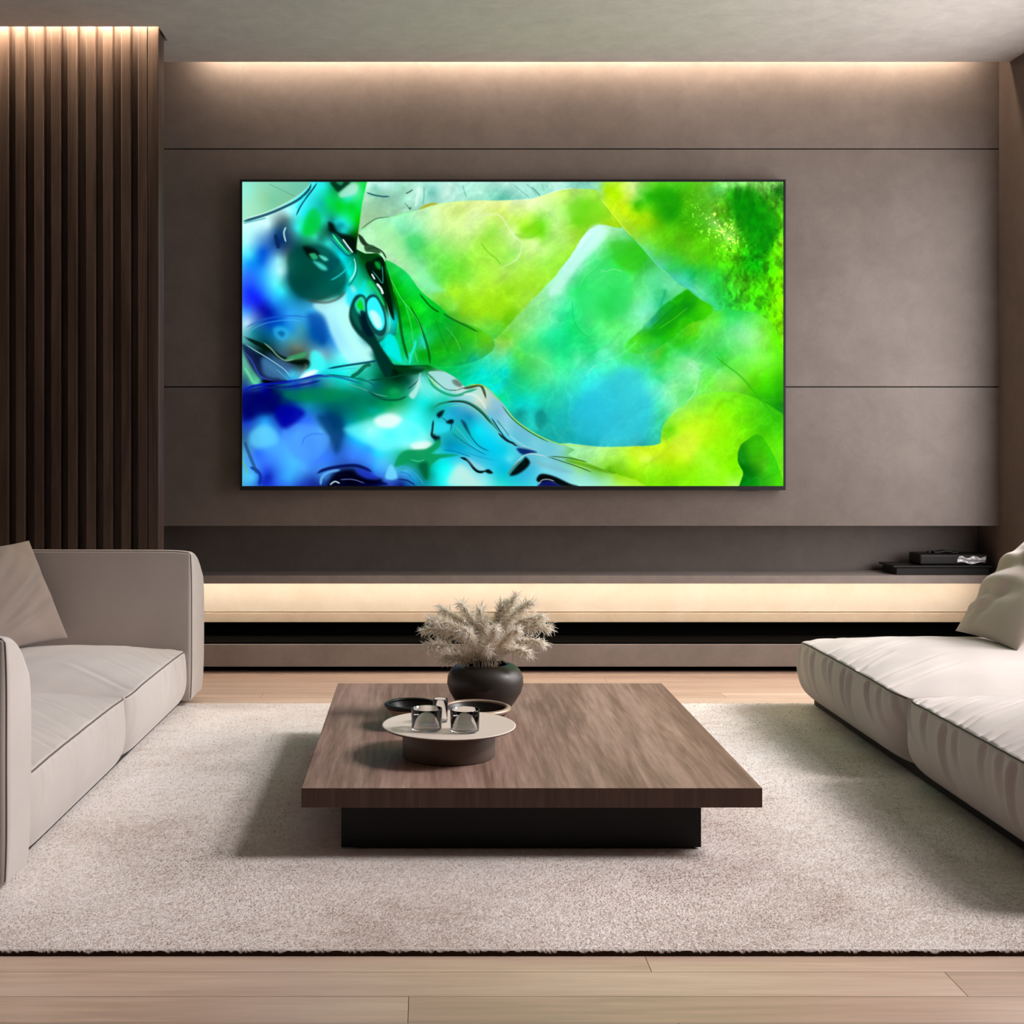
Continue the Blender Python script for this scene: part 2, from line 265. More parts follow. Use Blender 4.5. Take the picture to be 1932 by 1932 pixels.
(1210,340): """150,60,48c810 350,100,38b810 650,100,50c810 850,80,70d030 930,130,58d060 1050,80,90e878 1300,60,90e878 1500,60,88e060 1700,60,80d860 100,200,20b808 400,250,20a800 350,420,189808 550,300,48b808
700,250,50b818 950,220,58c830 60,300,58d010 60,450,a0e008 60,600,90e010 100,740,78e830 200,600,60c808 400,550,40b808 600,450,38b008 800,350,50b818 1000,350,60b818 1150,170,189008 1250,250,088808 1350,150,208c08
1250,400,089808 1450,350,10a008 1600,220,38a010 1700,300,40a818 1740,160,005808 900,520,a0f070 1080,680,a0f060 950,600,68d828 1100,550,68d020 1000,450,50b818 800,600,40b808 700,750,50c808 500,750,58c010
300,800,58c810 1200,600,30b008 1350,550,08a008 1550,500,18a808 1700,480,30b008 1450,680,10a008 1600,700,10a808 1250,750,40c008 1150,850,50d008 900,850,58d808 1400,850,20b008 1550,880,089008 1700,800,60d808
1740,720,88f020 1650,950,50d808 1450,1050,08b808 1300,980,18b808 1550,1150,20c808 1720,1100,60e808 1700,1300,70f000 1700,1600,78f000 1700,1850,70e800 1100,1000,48d008 850,1000,50d010 600,950,50c018 450,900,48c818
200,900,58d850 100,900,58d888 350,1080,30c858 250,1050,58d8a0 400,1200,50d0a8 480,1250,48d0a8 550,1130,20c868 650,1200,10c050 700,1330,60e098 620,1350,58d8c8 750,1250,40d870 900,1250,28d848 850,1150,30c840
1050,1150,40d018 1200,1100,30d008 1300,1250,40c810 1400,1400,40c808 1550,1300,40d808 1550,1500,40d808 1200,1300,48d020 1000,1400,28d040 850,1430,40d888 900,1550,38d878 1100,1550,28d838 1300,1500,40d018
1050,1650,28d850 1250,1650,28d848 1450,1650,40d820 1550,1700,50e010 1250,1800,70f090 1350,1850,88f890 1500,1850,80f050 1050,1800,50e868 900,1750,60e830 800,1850,68f048 100,1200,58e088 200,1100,50d878
30,1050,28c020 50,1400,60e890 150,1500,60e8a0 280,1400,40d880 400,1300,70e8a8 350,1380,68e8a0 250,1500,30c880 30,1700,90f8d0 200,1600,30c888 150,1750,20a880 100,1800,48d8a0 600,1430,18a800 450,1480,18b808
560,1550,088810 400,1600,10a808 300,1700,10a018 250,1850,18b810 450,1750,28c008 600,1650,20b808 750,1580,38d008 800,1650,40d808 650,1800,60d008 550,1850,30c808 720,1720,28c008 100,1880,20b028""",
(1210,630): """100,60,28c018 300,100,18c018 500,80,28d018 700,60,40d828 900,80,50e058 1100,60,60e878 1300,50,98f898 1500,60,90f868 1700,60,60f000 100,200,38d058 230,220,58d030 290,230,18c820 230,380,28d048 230,470,50e070
230,550,28e080 400,250,48e068 550,260,38d868 700,260,58e878 600,360,98f8a0 680,410,a0f8b0 850,350,58e870 1000,420,70f080 950,260,30d848 1200,220,68f070 1350,200,78f860 1550,200,78f848 1700,250,60f010
1400,350,80f850 1600,350,78f838 1150,400,60e840 1000,340,38d030 1250,530,70e038 1400,480,68f018 1600,500,58e808 1500,620,48d808 1700,600,38c808 1650,750,30c808 1740,850,189808 1740,950,109010 1350,650,50c808
1450,800,38c008 1650,1000,30c008 1740,1100,38c808 60,450,38e8b0 50,650,50f0d8 150,600,58f8c8 50,850,48e0e0 150,850,50f0c8 50,1050,38d0d0 200,950,48e8b0 120,1150,38d0b8 50,1300,20b0b0 180,1230,30c8a0 280,1000,40e090
250,700,80f8c8 330,830,78f0a8 400,450,68e880 350,550,60e890 420,680,88f098 450,800,70f088 550,600,78f090 600,750,60e868 650,700,80f078 700,560,98f8a0 800,500,58e858 800,620,60e840 950,600,88f050 1100,580,90f050
900,750,78f030 700,850,88f040 550,900,90f060 400,950,90f088 1200,750,78f018 1300,900,60e808 1500,950,48d810 1100,950,88f808 850,950,a0f818 650,1000,a8f820 450,1050,a8f830 300,1120,80e840 350,1200,68d808
300,1300,70d810 500,1150,b8f818 800,1150,c0f818 1000,1100,a0f808 1200,1050,78f008 1400,1100,58e008 1600,1200,40d008 1500,1200,40c808 1250,1250,80f008 550,1280,d0f830 450,1350,d0f838 250,1400,d0f820 100,1450,c8f018
600,1400,c8f830 800,1350,b0f810 1000,1350,98f808 350,1500,c8f010 700,1500,b0f828 550,1520,c8f828 900,1500,90f808 1100,1500,88f008 100,1600,b8f028 350,1650,a8f008 600,1700,98f008 850,1650,a0f830 1050,1650,90f808
60,1550,d0f860 150,1730,98f018 60,1800,80e008 400,1820,88f008 700,1850,88f810 1000,1850,90f818 1150,1880,b0ff60 1200,1700,80f800 1350,1400,30b008 1280,1500,189010 1450,1350,38b808 1350,1600,189810 1300,1680,007008
1450,1600,40b008 1500,1680,40a810 1400,1750,108808 1320,1850,008010 1550,1500,40d008 1650,1550,38d810 1600,1700,38c810 1700,1700,40d808 1600,1850,30b818 1500,1850,20a810 1740,1850,50e008 1600,1400,58e008
1720,1400,60e810 1450,1880,109810"""}
# regions with a crisp border against their neighbours: (softness, roughness, outline); later ones lie on top
REGIONS = [
 (1.5, 3, "675,500 694,340 1142,340 1131,360 1097,357 1067,357 1030,367 1000,376 940,379 885,379 825,385 787,397 742,409 712,413 692,430 680,440"),
 (1.5, 2, "692,430 712,413 742,409 787,397 825,385 885,379 940,379 1000,376 1030,367 1067,357 1097,357 1131,360 1134,376 1174,427 1132,424 1118,430 1103,443 1075,485 1045,523 1000,570 955,617 930,640 900,618 855,602 832,580 795,550 765,512 727,490 712,477 675,478 678,440"),
 (1.5, 2, "1141,338 1131,361 1134,376 1150,398 1174,427 1210,466 1240,499 1262,518 1282,536 1300,545 1318,562 1342,575 1350,586 1395,586 1430,592 1458,612 1490,650 1490,338"),
 (2.5, 3, "1300,546 1285,552 1255,574 1240,588 1212,618 1180,655 1215,668 1260,645 1300,612 1330,602 1343,590 1342,577 1318,563"),
 (1.5, 2, "1060,836 1130,843 1180,842 1240,839 1247,825 1250,805 1262,787 1285,768 1320,745 1400,742 1490,800 1490,930 1240,930 1190,905 1150,893 1100,872 1045,856"),
 (1.2, 2, "1426,820 1405,832 1394,847 1391,870 1399,885 1401,897 1397,930 1475,930 1468,880 1452,845 1438,824"),
 (1.2, 0, "727,490 765,512 795,550 832,580 855,602 900,618 930,640 930,660 900,680 860,690 819,692 772,690 745,690 732,680 715,648 724,640 748,632 752,600 741,542 730,505"),
 (1.0, 0, "450,338 694,338 684,382 677,433 672,470 690,479 712,477 727,490 730,505 741,542 752,600 748,632 724,640 715,648 732,680 745,689 772,689 807,688 819,693 840,701 862,715 876,729 892,728 907,727 918,732 930,743 950,762 970,790 1007,817 1045,835 1062,838 1085,848 1070,858 1100,870 1150,890 1200,905 1240,930 450,930"),
 (1.0, 0, "450,335 588,335 586,345 579,356 560,372 530,389 500,402 470,411 450,416"),
]
# strokes and lobes: kind, colour, width, softness, opacity, points
MARKS = """
P 004a40 6 .75 545,478 575,468 600,462 622,470 642,490 655,520 650,542 630,558 600,568 570,562 552,545 545,520
P b8fbff 6 .8 592,574 640,562 665,540 673,560 660,590 665,630 690,668 700,678 660,684 640,660 625,630 612,600
P 003a70 8 .7 600,785 640,785 650,810 645,835 635,855 625,835 615,815
P 80ffff 8 .6 650,810 690,795 725,782 760,790 790,800 810,830 790,845 750,845 720,850 690,835
P f0fffa 6 .85 708,790 735,781 758,790 742,806 714,804
P f0fffa 5 .8 775,838 800,832 815,836 805,848 785,850
P 4a9cff 5 .6 535,805 575,800 612,815 622,828 612,850 590,870 560,865 540,840
P 60d0ff 7 .7 475,815 500,802 520,815 522,835 490,845 472,835
P 0000a0 7 .8 520,765 560,768 575,780 560,795 540,808 528,800 518,780
P 000068 8 .7 457,745 495,740 530,745 520,775 490,782 460,792
P 008550 6 .6 540,738 600,732 660,738 650,752 600,758 550,755
P 00e8ff 6 .7 655,540 672,552 690,530 684,560 668,580 655,575
P 78dc10 8 .55 985,430 1010,425 1028,430 1022,445 1000,450 985,442
P 70dc18 9 .5 1075,385 1110,378 1135,390 1145,410 1110,425 1085,425
P c8fff0 6 .7 1112,432 1132,424 1146,436 1140,450 1115,475 1090,505 1060,545 1040,560 1035,545 1060,515 1085,478
P 30e068 10 .55 1100,520 1130,495 1160,500 1185,520 1190,560 1170,595 1130,605 1095,590 1085,555
P 38c820 7 .6 1150,460 1180,455 1208,475 1205,505 1180,510 1160,490
P 28c4dc 14 .6 1080,780 1110,740 1160,700 1200,700 1222,740 1228,790 1212,825 1150,832 1090,820
P 0c9088 4 .6 1010,785 1022,772 1032,790 1022,808 1012,802
P d8f830 12 .5 1265,840 1285,822 1310,815 1320,835 1300,860 1270,858
P 0c9810 6 .5 1225,625 1260,595 1290,565 1305,555 1315,570 1280,605 1245,635
P 18a008 10 .5 1235,365 1270,360 1285,390 1265,420 1240,405
P 088a08 8 .6 1388,362 1420,358 1445,380 1465,420 1452,465 1420,475 1398,440 1382,400
P a8f8a0 8 .5 705,420 740,425 760,450 775,490 790,520 770,505 740,480 715,460
P 40d868 6 .5 770,450 790,445 800,460 790,475 775,470
P 90f8b0 6 .6 785,500 800,505 815,530 840,548 820,550 795,535
L 005010 5 3 .8 742,545 752,590 760,640 772,685
L 30e060 2.5 1.5 .8 760,560 775,610 782,660 790,688
L 004808 4 3 .7 770,570 795,620 808,660 812,690
L 20f0d0 5 1.5 .85 772,690 776,670 782,655 785,640
L 28d8c8 4 1.5 .8 793,633 799,645 802,660
L 003808 3 1.5 .7 790,552 812,578 830,590
L 0a5818 4 2.5 .6 835,590 850,600 880,615 905,628
L 60f090 1.2 .8 .8 735,520 755,560 785,600 800,640
L 08a020 4 2 .7 820,600 835,640 850,670
L 50e858 1.5 1 .6 840,615 860,640 870,665
P 00f0e8 2.5 .9 727,635 737,630 747,640 754,660 758,684 745,677 732,665 726,650
L 20e060 2 1 .8 716,650 728,668 742,682 765,688
L 0c4a5c 5 2 .9 588,343 583,358 563,377 530,394 500,406 470,415 457,419
L 083848 3 1.5 .9 600,343 590,358 577,375 566,392 558,410
L c8fff0 1 1 .8 587,343 580,355 560,371 530,388 500,401 470,410 457,414
L 20a0a8 3 2 .6 457,422 480,417 505,411
L 28f0ff 5 3 .7 578,368 566,385 560,395
L 4a9078 1.5 1 .5 505,346 530,358 560,372
P 003020 3 .9 625,343 660,343 650,355 638,362 630,354
P 30a070 3 .8 634,343 648,343 643,350
P b0f0d8 4 .8 640,366 655,352 668,346 676,352 672,364 660,370 645,373
P 001008 4 .9 620,420 628,422 634,434 642,440 664,446 671,455 672,478 662,474 648,456 634,442 622,434
L 30f090 4 1 .95 626,440 640,458 655,474 664,480
L 003020 1.5 1 .9 630,440 645,460 660,478 669,481
L e8ffff 3 1 .9 646,450 656,464 667,478
L 0a5050 2 1 .8 622,448 640,468 655,482 668,482
P 000c08 5 .9 572,466 590,468 602,478 598,486 582,484
P 30b878 3 .9 584,480 594,478 600,486 592,490
P 60e8d0 3 .9 602,482 612,484 620,490 612,492
P 48e0d0 4 .9 592,494 604,496 616,504 618,510 606,508
P 005058 5 .8 622,482 630,486 640,492 634,505 615,520 606,526 618,508
L 20d0d0 3 2 .8 622,530 640,520 655,506 664,490
L a8fff8 3 2 .9 657,534 667,520 671,508 671,495 667,486
L 0a6a68 2 1 .9 668,483 673,498 673,515 664,533 655,540
L 405048 5 4 .6 575,565 600,570 620,570 640,562 655,546
L 081c48 7 4 .7 520,440 523,458 527,470
L d0ffff 3 2 .8 540,428 536,440 540,458
P 00d040 6 .7 585,398 596,395 604,410 603,428 592,442 578,444 572,436 576,418
L 2060d0 3 3 .6 460,620 480,610 500,602 530,597 560,596 590,600
L 50c0ff 2 2 .5 465,630 490,614 520,606 550,604 575,608
P 30b0f0 5 .7 516,622 526,616 540,620 545,632 535,640 522,636
P 0868a8 4 .9 524,628 532,624 538,630 532,636
P 0048a0 9 .7 580,595 596,590 612,600 618,632 610,648 600,640 590,625
P b8fffa 8 .9 635,578 655,575 668,600 680,640 700,676 690,682 665,660 645,620
P 003028 3 .95 659,590 666,566 676,556 689,560 697,585 707,630 720,655 742,690 730,712 715,690 700,655 675,630 662,610
P 086858 3 .8 663,592 668,574 676,566 680,575 676,600 682,622 672,612
P 30e8c0 3 .9 670,572 680,560 688,565 690,585 684,596 676,590 672,584
P 00e020 2 .95 674,574 680,566 685,576 685,586 677,582
P 001828 3 .9 680,588 690,590 694,610 704,632 694,634 684,618
P 0a4848 2 .95 690,570 696,558 708,556 718,568 727,590 730,612 726,630 716,634 702,624 692,600
P 30f8ff 2 1 693,572 700,562 709,562 717,574 724,592 726,610 721,622 712,622 702,610 694,592
P d8ffff 4 .9 697,590 706,586 716,596 721,612 716,620 707,614
L b0ffc8 1 .8 .8 715,540 726,560 734,590 736,612 732,632
P 001408 2 .95 690,500 700,488 716,484 726,494 728,520 738,560 744,600 740,600 728,570 712,540 697,520
P 00a838 3 .9 708,494 716,496 719,506 715,508 709,502
P 004010 3 .9 680,480 700,480 715,482 706,490 696,494 684,490
L d8fff0 1.6 .8 .95 692,478 712,477 722,484 728,496
L 184020 3 1.5 .9 692,470 708,468 722,476 730,490
L 30a898 1.5 1 .9 700,508 712,522 722,534 722,512 721,500
L e0fff8 3 1 .95 701,516 708,528
L f0fffc 4 1 .95 710,534 719,545 723,556
L 10d060 4 1.5 .9 694,528 704,540 716,558 727,580
P 1a3020 1.5 .95 676,442 684,447 692,458 697,462 688,464 680,456
P 204828 1.5 .9 688,464 700,462 712,468 718,478 700,476 690,474
L 2a5a30 2 1 .7 680,434 692,424 704,416 714,412 740,409
L 001008 8 4 .85 456,633 480,645 510,660 530,674 560,684 578,682 584,690 574,700
P 081040 5 .8 457,650 480,662 500,690 530,716 510,720 490,712 470,685
P 4078a8 6 .8 494,680 505,676 525,695 536,712 515,714 498,705
L 98d8e0 1.6 .9 .9 457,645 480,660 505,675 526,689 540,700 551,715
L 3848c8 2.5 1.2 .9 457,658 475,680 485,700 495,712 520,718 545,718
L 58b8c8 1.5 1 .8 520,695 535,708 545,718
L 68c8d8 1.2 1 .8 565,700 560,710 552,718
P 40a068 3 .9 545,673 560,668 578,664 575,674 560,678 540,680
L 90c0a8 3 2 .7 495,644 512,658 525,672 540,680 560,676
P 000004 4 .95 495,717 515,718 540,718 535,722 510,724 498,723
P 40f8f8 5 .9 588,665 600,664 612,680 614,694 600,706 578,714 560,716 570,706 584,690
P f8ffff 4 .95 566,714 575,704 590,698 600,700 590,708 575,714
L 68e0a0 6 3 .8 460,690 472,710 480,722 492,726
L 0818b0 5 2 .9 457,738 480,728 520,723 560,718 600,709 625,712
L 1868a0 4 2 .8 540,722 580,716 615,709 650,714 690,727
L 0a2080 4 2 .8 457,742 490,732 540,730 580,724 610,716
L 004860 4 1.5 .9 615,696 650,690 690,684 715,680
L 30d8e0 3 1.5 .8 620,700 650,696 675,694
L 086868 3 1.5 .8 612,706 650,710 690,718 720,736
L 60b0b0 1.5 1 .8 648,722 680,732 712,744 735,748
L 005838 7 3 .8 660,712 675,704 690,690 702,688
P 003818 4 .9 735,690 750,688 775,694 800,696 790,704 770,706 750,700
L 004830 3 2 .8 690,718 730,714 765,706 790,702
L 084838 4 3 .7 690,734 720,752 750,754 770,746
P 10a058 5 .8 735,738 745,734 755,738 750,744 738,744
L 0a2818 2 1 .7 768,735 785,722 795,706
P b8f0e8 2.5 .9 772,745 784,730 790,712 794,704 793,720 788,740 780,752
L 68e8e0 3 2 .8 797,706 799,725 806,744 815,750
L a8e0c0 2 1 .8 806,704 818,724 832,738
L c8e880 2 1 .8 812,712 820,722 830,730
P a8e0e0 1.5 .95 808,702 824,700 842,703 860,713 872,726 860,732 845,735 830,724 818,712
P 607868 3 .85 853,718 862,716 872,725 868,730 858,726
L 285848 1.5 .8 .9 802,702 814,712 828,724 842,734 860,736 880,730 900,727
L 10a070 5 2 .8 806,708 818,728 840,742 862,746 885,738 905,732
L 385028 5 1.5 .9 872,734 890,730 905,727 912,735 918,755
L b8c828 1.6 .8 .95 876,729 892,726 907,726 920,732 932,744 950,763
L e0f0e8 5 3 .7 872,744 892,744 908,756 918,774
L c8d0b8 2 1.5 .7 890,752 905,766 920,784
L 208060 4 1.5 .85 815,772 830,762 855,757 880,758 905,772 925,794 950,826
L 102820 3 1.2 .8 840,759 862,757 885,762 910,780 930,804
L 58d0c0 3 2 .7 845,768 870,764 895,772 920,796 950,832
L 103840 2.5 1 .9 926,786 935,800 945,815 958,830 985,845
L 0a2028 4 2 .85 818,790 816,810 815,822 824,828
P 001820 3 .95 824,782 830,776 838,774 834,784 828,788
P 001018 2.5 .95 842,796 850,791 856,793 854,799 846,799
P 001420 4 .95 815,818 824,822 830,824 828,834 820,830
L 083848 1.5 1 .8 832,786 843,794 852,800 849,815
P 28e0f0 4 .8 822,798 836,798 848,804 846,812 832,816 822,812
P 0a3850 3 .85 870,792 878,797 884,810 887,820 880,812 874,802
L 10586a 2 1.2 .85 882,812 892,828 905,842 925,852
L 0a6878 1.5 1 .8 850,814 870,830 895,846 920,860
L 40c8e8 2 1.5 .8 855,800 872,818 890,838 915,855
L 0078a8 3 2 .6 835,848 860,852 890,862
L 10a0c8 2 1.5 .7 840,838 870,850 900,860 940,870
P 0a9a5c 3 .9 745,880 752,860 765,850 785,848 805,846 818,838 826,828 832,836 826,846 815,855 840,856 865,858 845,862 828,866 812,880 810,900 806,905 796,890 788,874 768,872
L 58d8b8 1.5 1 .8 774,866 790,870 802,866
P 005838 5 .8 790,876 806,872 808,895 804,904 796,892
L 000c10 5 2 .95 866,862 882,868 895,884 905,890 918,888
P 00080c 2 .95 914,888 922,885 930,892 922,893
P 98d8e8 4 .7 880,864 900,874 915,884 905,886 892,878
P c0f0e8 8 .8 862,880 876,882 895,900 905,915 860,917 845,908
L 38a8e8 2 1.5 .7 750,880 770,882 790,900 800,915
L 1878c0 2 1.5 .7 752,890 770,894 785,912
P 70d8ff 3 .9 727,898 735,878 742,880 750,898 744,904 732,904
P 000440 3 .9 690,906 712,904 722,908 730,914 690,917
L 102058 3 2 .8 750,904 768,906 785,916
L 030c50 6 4 .9 595,895 612,886 640,880 670,878 690,884 705,892
P 000018 6 .95 625,900 640,888 665,886 680,898 720,904 700,914 660,908 640,917 620,917
L 68b0f0 5 3 .85 605,917 608,900 622,890 645,886
L 8090e0 1.5 1 .7 640,905 665,904 690,912
L c8e8ff 2.5 1.2 .9 622,915 632,908 642,912
P 2038c0 4 .8 672,888 690,886 705,896 714,904 690,902
L 0a28a0 6 4 .8 470,880 486,888 492,900 488,917
L 204878 6 3 .7 461,830 468,850 480,880 486,895
L 80c830 2 1 .7 457,868 463,880 468,896
L 5098ff 2 2 .5 574,850 578,830 590,822 610,822 622,826
L 3070f0 3 2 .5 570,842 575,826 592,818 615,820
L 90d8e8 4 2 .7 940,795 955,815 975,832 1000,846 1025,852
L 306878 2 1 .7 936,790 950,808 962,824
L 102028 4 1.5 .9 938,815 955,830 968,836 975,842
L c0a0a0 1.2 .8 .6 968,836 985,842 1005,848
P 001860 3 .9 975,846 990,846 1012,852 1000,855 985,857
L 40d8c8 1.5 1 .8 1010,850 1020,852 1032,857
L d8e0d8 1.5 .8 .9 958,896 972,876 985,862 1000,856 1018,858 1035,862
P 000806 3 .95 962,896 974,880 986,868 992,862 1000,872 992,884 975,895
L 58806a 3 1.5 .9 957,896 970,880 982,868
L 284010 1.6 .9 .9 1030,860 1060,870 1090,880 1120,892
L 305808 2 1 .8 1035,860 1075,864 1110,872
P 78b8c8 5 .6 1002,866 1040,876 1080,890 1060,890 1020,880
P 000404 2.5 .97 1012,905 1018,895 1030,894 1050,900 1075,912 1090,917 1060,917 1040,908 1020,910
P 0a0a58 2.5 .95 1016,917 1024,908 1036,906 1050,912 1058,917
L c8d8e0 1.2 .8 .9 1015,916 1022,906 1034,904 1048,908
L 58a010 6 3 .6 1060,866 1100,876 1140,888 1165,892
L b8e820 1.6 1 .8 950,762 972,791 1007,816 1045,834 1075,840 1130,843
L 1a7a18 2.2 1 .9 945,762 968,791 1003,817 1040,836
P b8a808 2 .8 790,395 802,387 815,383 826,385 812,389 800,393
L 101c10 2 1 .8 765,366 773,362 779,358
P 0a3028 1.5 .8 764,383 772,392 776,391 774,396 769,390
L 0a5060 3 1.5 .8 690,363 705,368 722,371 737,371
L e0fff0 5 2.5 .6 790,350 788,370 784,392
L 58b8a8 3 1.5 .6 800,350 800,372 797,388
L 58b0a0 2 1 .6 872,348 876,360 880,374
L 58a898 1.5 1 .6 968,348 985,362 1000,374
L 58a898 1.5 1 .6 992,346 1004,358 1014,370
L 286858 1.5 1 .8 1002,352 1012,362 1020,371
L e8fff8 2 1 .5 1035,346 1040,358
L 68b8a0 2 1 .5 1022,346 1027,362
L e8f8c8 3 2.5 .6 908,420 915,408 935,404 948,412 955,424 972,448 985,460 975,490 950,504
L d8f8a8 2 1.5 .6 940,508 970,492 980,478
L 68c818 3 2 .5 905,455 920,475 938,490 945,502
L 70d818 6 4 .4 968,440 990,448 1010,444 1026,430
L 98f0b0 2 1.5 .5 1130,508 1142,512 1158,508 1178,514
L 68f090 2 1.5 .6 1090,545 1105,520 1128,500
L 10c850 3 2 .4 1080,560 1082,600 1095,625 1120,640
L 90f8d0 2 1.5 .6 1105,710 1118,694 1128,689
L 88f0b8 2 1.5 .5 1205,640 1190,655 1165,672 1130,684
L a8f8c8 3 1.5 .7 1296,682 1310,692 1324,702
L a0f8b0 3 1.5 .7 1318,708 1313,730 1308,745 1292,762
L 30b818 3 2 .7 1345,668 1365,685 1395,708 1415,730 1440,760 1465,790
L 8060e0 0 1 0 0,0 1,1
L 18a868 5 4 .5 1245,580 1252,560 1256,545
L c0f8f0 6 4 .6 1130,435 1110,455 1092,480 1072,505 1052,530
L 78f088 2 1.5 .5 1345,600 1330,625 1310,650
L d8f840 2 1.2 .7 1133,376 1150,396 1172,424 1195,450
L 70e8b0 2 1.2 .7 1195,450 1212,468 1240,500 1265,520
L 48d0a0 4 2 .6 1264,520 1284,536 1300,546 1320,562
L 108a20 2 1.2 .6 1260,605 1285,590 1302,568
L 50d810 2 1.2 .6 1240,622 1270,602 1300,578
L 0c7818 2 1.2 .5 1228,620 1250,600 1280,572
L 30c848 2 1.4 .5 1330,575 1380,585 1420,592
"""
def smooth_noise(h, w, cell, seed, cy=None):
    rs = np.random.RandomState(seed); cy = cy or cell
    gh, gw = int(h/cy)+3, int(w/cell)+3
    g = rs.rand(gh, gw)
    yy = np.arange(h)/cy; xx = np.arange(w)/cell
    y0 = yy.astype(int); x0 = xx.astype(int); fy = yy-y0; fx = xx-x0
    fy = (fy*fy*(3-2*fy))[:,None]; fx = (fx*fx*(3-2*fx))[None,:]
    a = g[np.ix_(y0,x0)]; b = g[np.ix_(y0,x0+1)]; c = g[np.ix_(y0+1,x0)]; d = g[np.ix_(y0+1,x0+1)]
    return (a*(1-fx)+b*fx)*(1-fy)+(c*(1-fx)+d*fx)*fy-.5
def fbm(h, w, cell, seed, octaves=4):
    o = np.zeros((h,w)); amp = 1.
    for k in range(octaves):
        o += amp*smooth_noise(h, w, max(cell,1.01), seed+k*17); cell /= 2; amp *= .55
    return o
def spline(pts, closed, n=7):
    P = np.array(pts, float); out = []
    m = len(P)
    if m < 3: return P
    for i in range(m if closed else m-1):
        if closed: p0,p1,p2,p3 = P[i-1],P[i],P[(i+1)%m],P[(i+2)%m]
        else: p0,p1,p2,p3 = P[max(i-1,0)],P[i],P[i+1],P[min(i+2,m-1)]
        for k in range(n):
            t = k/n
            out.append(.5*((2*p1)+(p2-p0)*t+(2*p0-5*p1+4*p2-p3)*t*t+(3*p1-p0-3*p2+p3)*t**3))
    if not closed: out.append(P[-1])
    return np.array(out)
def seg_dist(X, Y, P, closed):
    best = np.full(X.shape, 1e9); arc = np.zeros(X.shape); inside = np.zeros(X.shape, bool)
    n = len(P); last = n if closed else n-1
    for i in range(last):
        ax, ay = P[i]; bx, by = P[(i+1)%n]
        dx, dy = bx-ax, by-ay; l2 = dx*dx+dy*dy+1e-9
        t = np.clip(((X-ax)*dx+(Y-ay)*dy)/l2, 0, 1)
        d = (X-ax-t*dx)**2+(Y-ay-t*dy)**2
        m = d < best
        best = np.where(m, d, best); arc = np.where(m, (i+t)/last, arc)
        if closed and dy != 0:
            c = ((ay <= Y) & (Y < by)) | ((by <= Y) & (Y < ay))
            inside ^= c & (X < ax+(Y-ay)/dy*dx)
    return np.sqrt(best), arc, inside
def pts_of(s): return [tuple(float(v) for v in p.split(',')) for p in s.split()]
def hexrgb(s): return np.array([int(s[i:i+2],16)/255 for i in (0,2,4)])
